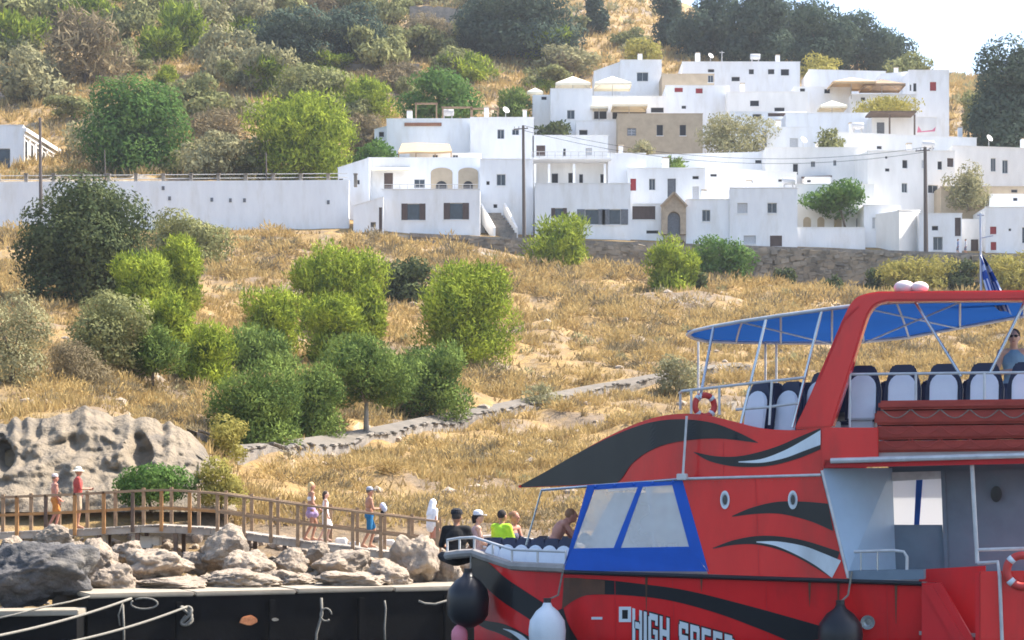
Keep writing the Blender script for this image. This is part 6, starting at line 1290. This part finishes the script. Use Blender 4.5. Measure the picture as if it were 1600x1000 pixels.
# lettering HIGH SPEED on the hull, built from strokes
GL = {'H': [(0, 0, .26, 1), (.64, 0, .9, 1), (.26, .4, .64, .6)], 'I': [(0, 0, .28, 1)], 'G': [(0, .12, .26, .88), (.1, .8, .88, 1), (.1, 0, .88, .2), (.62, .0, .88, .52), (.44, .36, .88, .52), (.64, .66, .88, .9)], 'S': [(0, .54, .26, .9), (.08, .8, .86, 1), (.04, .41, .84, .6), (.6, .1, .86, .5), (.02, 0, .8, .2), (.0, .1, .24, .3), (.62, .68, .86, .9)],
      'P': [(0, 0, .26, 1), (.1, .8, .8, 1), (.1, .36, .8, .54), (.6, .42, .86, .94)], 'E': [(0, 0, .26, 1), (.1, .8, .84, 1), (.1, .41, .76, .59), (.1, 0, .84, .2)], 'D': [(0, 0, .26, 1), (.1, .8, .7, 1), (.1, 0, .7, .2), (.6, .1, .88, .9)]}
def word(txt, x0, y0, x1, y1, hpx, wl, name):
    tot = sum((.42 if c == 'I' else .72 if c == ' ' else 1.06) for c in txt); ux = (x1 - x0) / tot; sl = (y1 - y0) / (x1 - x0); x = x0
    for c in txt:
        if c != ' ':
            for layer, (g_, m, off) in enumerate(((.07, 'blk', -.014), (0, 'wht', -.022))):
                q = MB()
                for k_, (a, b, c_, d) in enumerate(GL[c]):
                    pts = [(x + (a - g_) * ux, (b - g_ * .7)), (x + (c_ + g_) * ux, (b - g_ * .7)), (x + (c_ + g_) * ux, (d + g_ * .7)), (x + (a - g_) * ux, (d + g_ * .7))]
                    q.prism([BP(X_, y0 + (X_ - x0) * sl + hpx * (1 - v), wh(X_, 960) + off - k_ * .0006 - max(0, (y0 + (X_ - x0) * sl + hpx * (1 - v)) - 960) * -.0019 - .0) for X_, v in pts], BN * .004)
                tag(B(q, 'letter_outline' if layer == 0 else 'letter', m), None)
        x += ux * (.42 if c == 'I' else .72 if c == ' ' else 1.06)
word('HIGH SPEED', 988, 950, 1150, 995, 50, 0, 'HIGH SPEED')
em = MB()
for a, b, c_, d in ((967, 948, 986, 953), (967, 967, 986, 972), (967, 953, 972, 967), (981, 953, 986, 967)): em.prism([BP(X_, Y_, wh(X_, Y_) - .016) for X_, Y_ in ((a, d), (c_, d), (c_, b), (a, b))], BN * .005)
B(em, 'square_emblem', 'wht'); q = MB(); q.prism([BP(X_, Y_, wh(X_, Y_) - .014) for X_, Y_ in ((972, 967), (981, 967), (981, 953), (972, 953))], BN * .005); B(q, 'emblem_centre', 'blk')
# flag and the things on the roof
fl = thing('flag', BP(1533, 460, 2.0), 'blue and white striped flag drooping from a thin mast over the canopy', 'flag')
q = MB(); q.tube([BP(1533, 480, 2.0), BP(1532, 333, 2.0)], .018, 8); q.build('mast', K['tube'], fl); q = MB(); q.tube([BP(1527, 336, 2.0), BP(1538, 336, 2.0)], .014, 6); q.tube([BP(1533, 372, 2), BP(1552, 368, 2)], .01, 6); q.build('mast_arm', K['tube'], fl)
fb = mat('flag_blue', (.03, .10, .36), None, 5, .8); fw = mat('flag_white', (.72, .74, .80), None, 5, .8)
rowsF = 18; colsF = 9; top = [(1531, 402), (1538, 412)]; 
q = MB(); G = []
for i in range(rowsF + 1):
    t = i / rowsF; L0 = (lerp(1530, 1548, t ** 1.3), lerp(402, 478, t)); R0 = (lerp(1535, 1581, t ** .85), lerp(398, 492, t))
    G.append([BP(lerp(L0[0], R0[0], s), lerp(L0[1], R0[1], s) + 2 * math.sin(s * 9 + t * 4), 2.0 + .10 * math.sin(s * 10 + t * 3)) for s in np.linspace(0, 1, colsF + 1)])
for i in range(rowsF):
    for j in range(colsF): q.add([G[i][j], G[i][j + 1], G[i + 1][j + 1], G[i + 1][j]], [(0, 1, 2, 3)], (1 if j % 2 == 0 else 0) if i > 7 else (1 if (j in (4, 5) or i in (3, 4)) else 0))
q.build('cloth', [fb, fw], fl)
pk = thing('roof_float', BP(1423, 455, 1.2), 'pair of pale pink rounded floats resting on the red roof tube', 'float')
for x, y, r_ in ((1413, 449, .13), (1437, 449, .11)):
    q = MB(); q.ell(BP(x, y, .15), (r_ * 1.25, r_, r_ * .8), 14, 9); q.build('float_ball', mat('pale_pink_float', (.78, .50, .50), (.80, .68, .66), 6, .6), pk, smooth=True)
# passengers
sit = dict(pel=(0, 0, .55), che=(0, -.03, .87), nek=(0, -.01, 1.07), hd=(0, .02, 1.23), ls=(-.175, -.01, 1.015), rs=(.175, -.01, 1.015), le=(-.24, .06, .75), re=(.24, .06, .75), lw=(-.16, .28, .66), rw=(.16, .28, .66), lh=(-.09, .02, .52), rh=(.09, .02, .52), lk=(-.11, .44, .52), rk=(.11, .44, .52), la=(-.11, .46, .10), ra=(.11, .46, .10), lt=(-.12, .62, .04), rt=(.12, .62, .04))
def seated(label, px, py_head, w_, rz, H, *a, pose=None, drop=1.345, **kw):
    """place so that the top of the head is at a photo row"""
    k = H / 1.75; p = BP(px, py_head, w_); pz = dict(sit); pz.update(pose or {}); return person(label, Vector((p.x, p.y, p.z - k * drop)), rz, H, *a, pose=pz, **kw)
floor_ = dict(pel=(0, 0, .12), che=(0, .02, .44), nek=(0, .04, .64), hd=(0, .06, .80), ls=(-.18, .03, .585), rs=(.18, .03, .585), le=(-.26, .1, .33), re=(.26, .1, .33), lw=(-.14, .3, .22), rw=(.14, .3, .22), lh=(-.09, .02, .1), rh=(.09, .02, .1), lk=(-.3, .3, .14), rk=(.3, .3, .14), la=(.08, .36, .06), ra=(-.08, .42, .06), lt=(.2, .4, .04), rt=(-.2, .46, .04))
seated('person in black shirt and black cap sitting cross-legged at the bow tip', 713, 797, 2.25, HB + R(15), 1.84, 'tan', drop=.915, pose=floor_, wear=[('shirt', 'tee', (.012, .012, .014), 'black'), ('shorts', 'shorts', (.02, .02, .025), 'blackshort')], hair=((.05, .04, .035), 0), hat=('round', (.02, .02, .025)), build=1.1)
seated('seated person in white cap and pale pink top on the fore deck', 746, 799, 2.6, HB + R(-60), 1.60, 'pale', wear=[('top', 'tank', (.68, .45, .42), 'palepink'), ('shorts', 'shorts', (.3, .3, .4), 'greyshort')], hair=((.03, .025, .025), .08), hat=('cap', (.74, .76, .80)), female=True, build=.92)
seated('seated person in bright lime vest on the fore deck', 784, 797, 2.7, HB + R(-20), 1.62, 'tan', wear=[('vest', 'tee', (.42, .72, .04), 'lime'), ('shorts', 'shorts', (.03, .04, .1), 'navyshort')], hair=((.03, .025, .025), 0))
seated('seated person in dark swim top beside the lime vest', 803, 799, 3.0, HB + R(-100), 1.58, 'red', wear=[('top', 'top', (.10, .10, .16), 'darktop'), ('shorts', 'shorts', (.10, .12, .2), 'duskshort')], hair=((.32, .17, .10), -1), female=True, build=.92)
seated('shirtless person hunched forward beside the blue side curtain', 862, 783, 1.7, HB + R(-62), 1.76, 'red', pose=dict(che=(0, .12, .84), nek=(0, .24, 1.0), hd=(0, .34, 1.10), ls=(-.17, .2, .97), rs=(.17, .2, .97), le=(-.2, .36, .74), re=(.22, .36, .72), lw=(-.04, .5, .92), rw=(.10, .58, .62)), wear=[('shorts', 'shorts', (.02, .08, .32), 'royalblue')], hair=((.30, .16, .09), 0), extra=lambda t, J, HM: link('dark_bag', remesh([('e', (.12, .55, .72), (.13, .1, .09))], .014, 'dark_bag', cloth('blk', (.02, .02, .025))), t))
def shades(t, J, HM):
    q = MB()
    for sx in (-1, 1): q.ell(ORG[t.name] + J['hd'] + HM @ Vector((sx * .033, .097, .012)), (.027, .01, .02), 10, 6, HM)
    q.bar(ORG[t.name] + J['hd'] + HM @ Vector((-.075, .09, .018)), ORG[t.name] + J['hd'] + HM @ Vector((.075, .09, .018)), .008, .008); q.build('sunglasses', M['dark'], t)
pp_ = BP(1584, 514, 1.9); Hs = (pp_.z - zdk) / 1.0
person('passenger in sunglasses and blue grey top standing among the upper deck seats', Vector((pp_.x, pp_.y, zdk)), HB + R(192), Hs, 'pale', dict(rw=(.02, .24, 1.16), re=(.25, .06, 1.12), lw=(-.26, .16, 1.0), le=(-.25, -.04, 1.16)), wear=[('top', 'tank', (.20, .34, .46), 'bluegrey'), ('shorts', 'shorts', (.04, .06, .12), 'navyshort2')], hair=((.06, .04, .03), -1), female=True, extra=shades, headturn=.2)
# plate seams and rivets on the boat's side
for (x0, y0, x1, y1, wf) in ((1180, 746, 1186, 903, Z0), (1050, 900, 1054, 1003, hb), (1196, 905, 1199, 1003, hb), (1385, 911, 1387, 1003, hb), (960, 897, 962, 1003, hb), (1130, 690, 1130, 747, wv)):
    q = MB(); A_ = [BP(lerp(x0, x1, t), lerp(y0, y1, t), wf(lerp(x0, x1, t), lerp(y0, y1, t)) - .0075) for t in np.linspace(0, 1, 9)]; q.strip(A_, [p + BE * .009 for p in A_]); B(q, 'plate_seam', 'redl')
for k in range(22):
    x = 1078 + k * 9.2; y = 755 - k * .32; q = MB(); q.ell(BP(x, y, -.004), (.009, .007, .009), 6, 4, BR); B(q, 'rivet', 'redl')
for x, y0, y1 in ((1010, 896, 955), (1096, 897, 925), (1265, 905, 948), (1310, 906, 960), (1400, 912, 975)):
    U_ = [(x - 2.2, y0), (x - 1.4, lerp(y0, y1, .5)), (x - .2, y1)]; L_ = [(x + 2.2, y0), (x + 1.2, lerp(y0, y1, .5)), (x + .2, y1)]; decal(U_, L_, hb, 'rust_streak', 'rust', -.019, 8)
# small things on the village roofs
rs = random.Random(44)
for px, py, Y in ((640, 186, 224), (760, 184, 220), (820, 184, 221), (905, 139, 250), (1000, 94, 266), (1090, 97, 269), (1215, 97, 270), (1160, 144, 251), (1215, 199, 225), (1330, 207, 223), (1420, 236, 212), (1500, 216, 224), (1600, 232, 217), (1170, 294, 205), (1100, 312, 204), (1400, 116, 262), (970, 240, 208), (1040, 263, 207)):
    a = P(px, py, Y); h_ = rs.uniform(.7, 1.2); t = thing('chimney', a, 'small whitewashed chimney block standing on a flat village roof', 'chimney', 'white chimneys on the village roofs')
    q = MB(); q.box(a + Vector((0, 0, h_ / 2 - .2)), (rs.uniform(.22, .4), .25, h_ / 2 + .2)); q.build('stack', M['white'], t, bevel=.03); q = MB(); q.box(a + Vector((0, 0, h_ + .06)), (.3, .3, .05)); q.build('cap', M['tan'], t)
for px, py, Y in ((700, 186, 224), (1180, 97, 268), (1340, 207, 222), (1232, 294, 206), (1450, 236, 212.5)):
    a = P(px, py, Y); t = thing('water_tank', a, 'grey cylindrical water tank on legs on a flat village roof', 'tank', 'water tanks on the village roofs')
    Mx = Matrix.Rotation(R(90), 3, 'Y'); q = MB(); q.lathe(a + Vector((-.7, 0, .75)), [(.05, 0), (.36, .03), (.4, .12), (.4, 1.28), (.36, 1.37), (.05, 1.4)], 14, Mx); q.build('drum', M['slat'], t, smooth=True, auto=40)
    for sx in (-.45, .45):
        q = MB(); q.box(a + Vector((sx, 0, .15)), (.05, .3, .3)); q.build('leg', M['frame'], t)
for px, py, Y in ((790, 184, 218), (1110, 97, 267), (1255, 231, 213), (1545, 228, 215)):
    a = P(px, py, Y); t = thing('satellite_dish', a, 'white satellite dish on a short mast on a flat village roof', 'dish', 'satellite dishes on the village roofs')
    q = MB(); q.tube([a + Vector((0, 0, -.2)), a + Vector((0, 0, .7))], .035, 6); q.build('mast', M['frame'], t)
    Mx = Matrix.Rotation(R(35), 3, 'Z') @ Matrix.Rotation(R(62), 3, 'X'); q = MB(); q.lathe(a + Vector((0, -.1, .8)), [(.02, 0), (.25, .04), (.42, .14), (.43, .13), (.25, .02), (.02, -.02)], 16, Mx); q.build('reflector', M['warm_lit_white'], t, smooth=True)
# ------------------------------------------------------------------ summer haze over the bay
def haze():
    m = bpy.data.materials.new('summer_haze'); m.use_nodes = True; t = m.node_tree; t.nodes.clear(); o = t.nodes.new('ShaderNodeOutputMaterial'); v = t.nodes.new('ShaderNodeVolumePrincipled')
    v.inputs['Color'].default_value = (.86, .92, 1, 1); v.inputs['Density'].default_value = HAZE; v.inputs['Anisotropy'].default_value = .35
    t.links.new(v.outputs[0], o.inputs['Volume'])
    q = MB(); q.box((0, 300, 79), (1204, 904, 83)); tag(q.build('haze', m), 'thin pale summer haze over the bay and hill', 'haze', kind='stuff')
HAZE = .00016
haze()
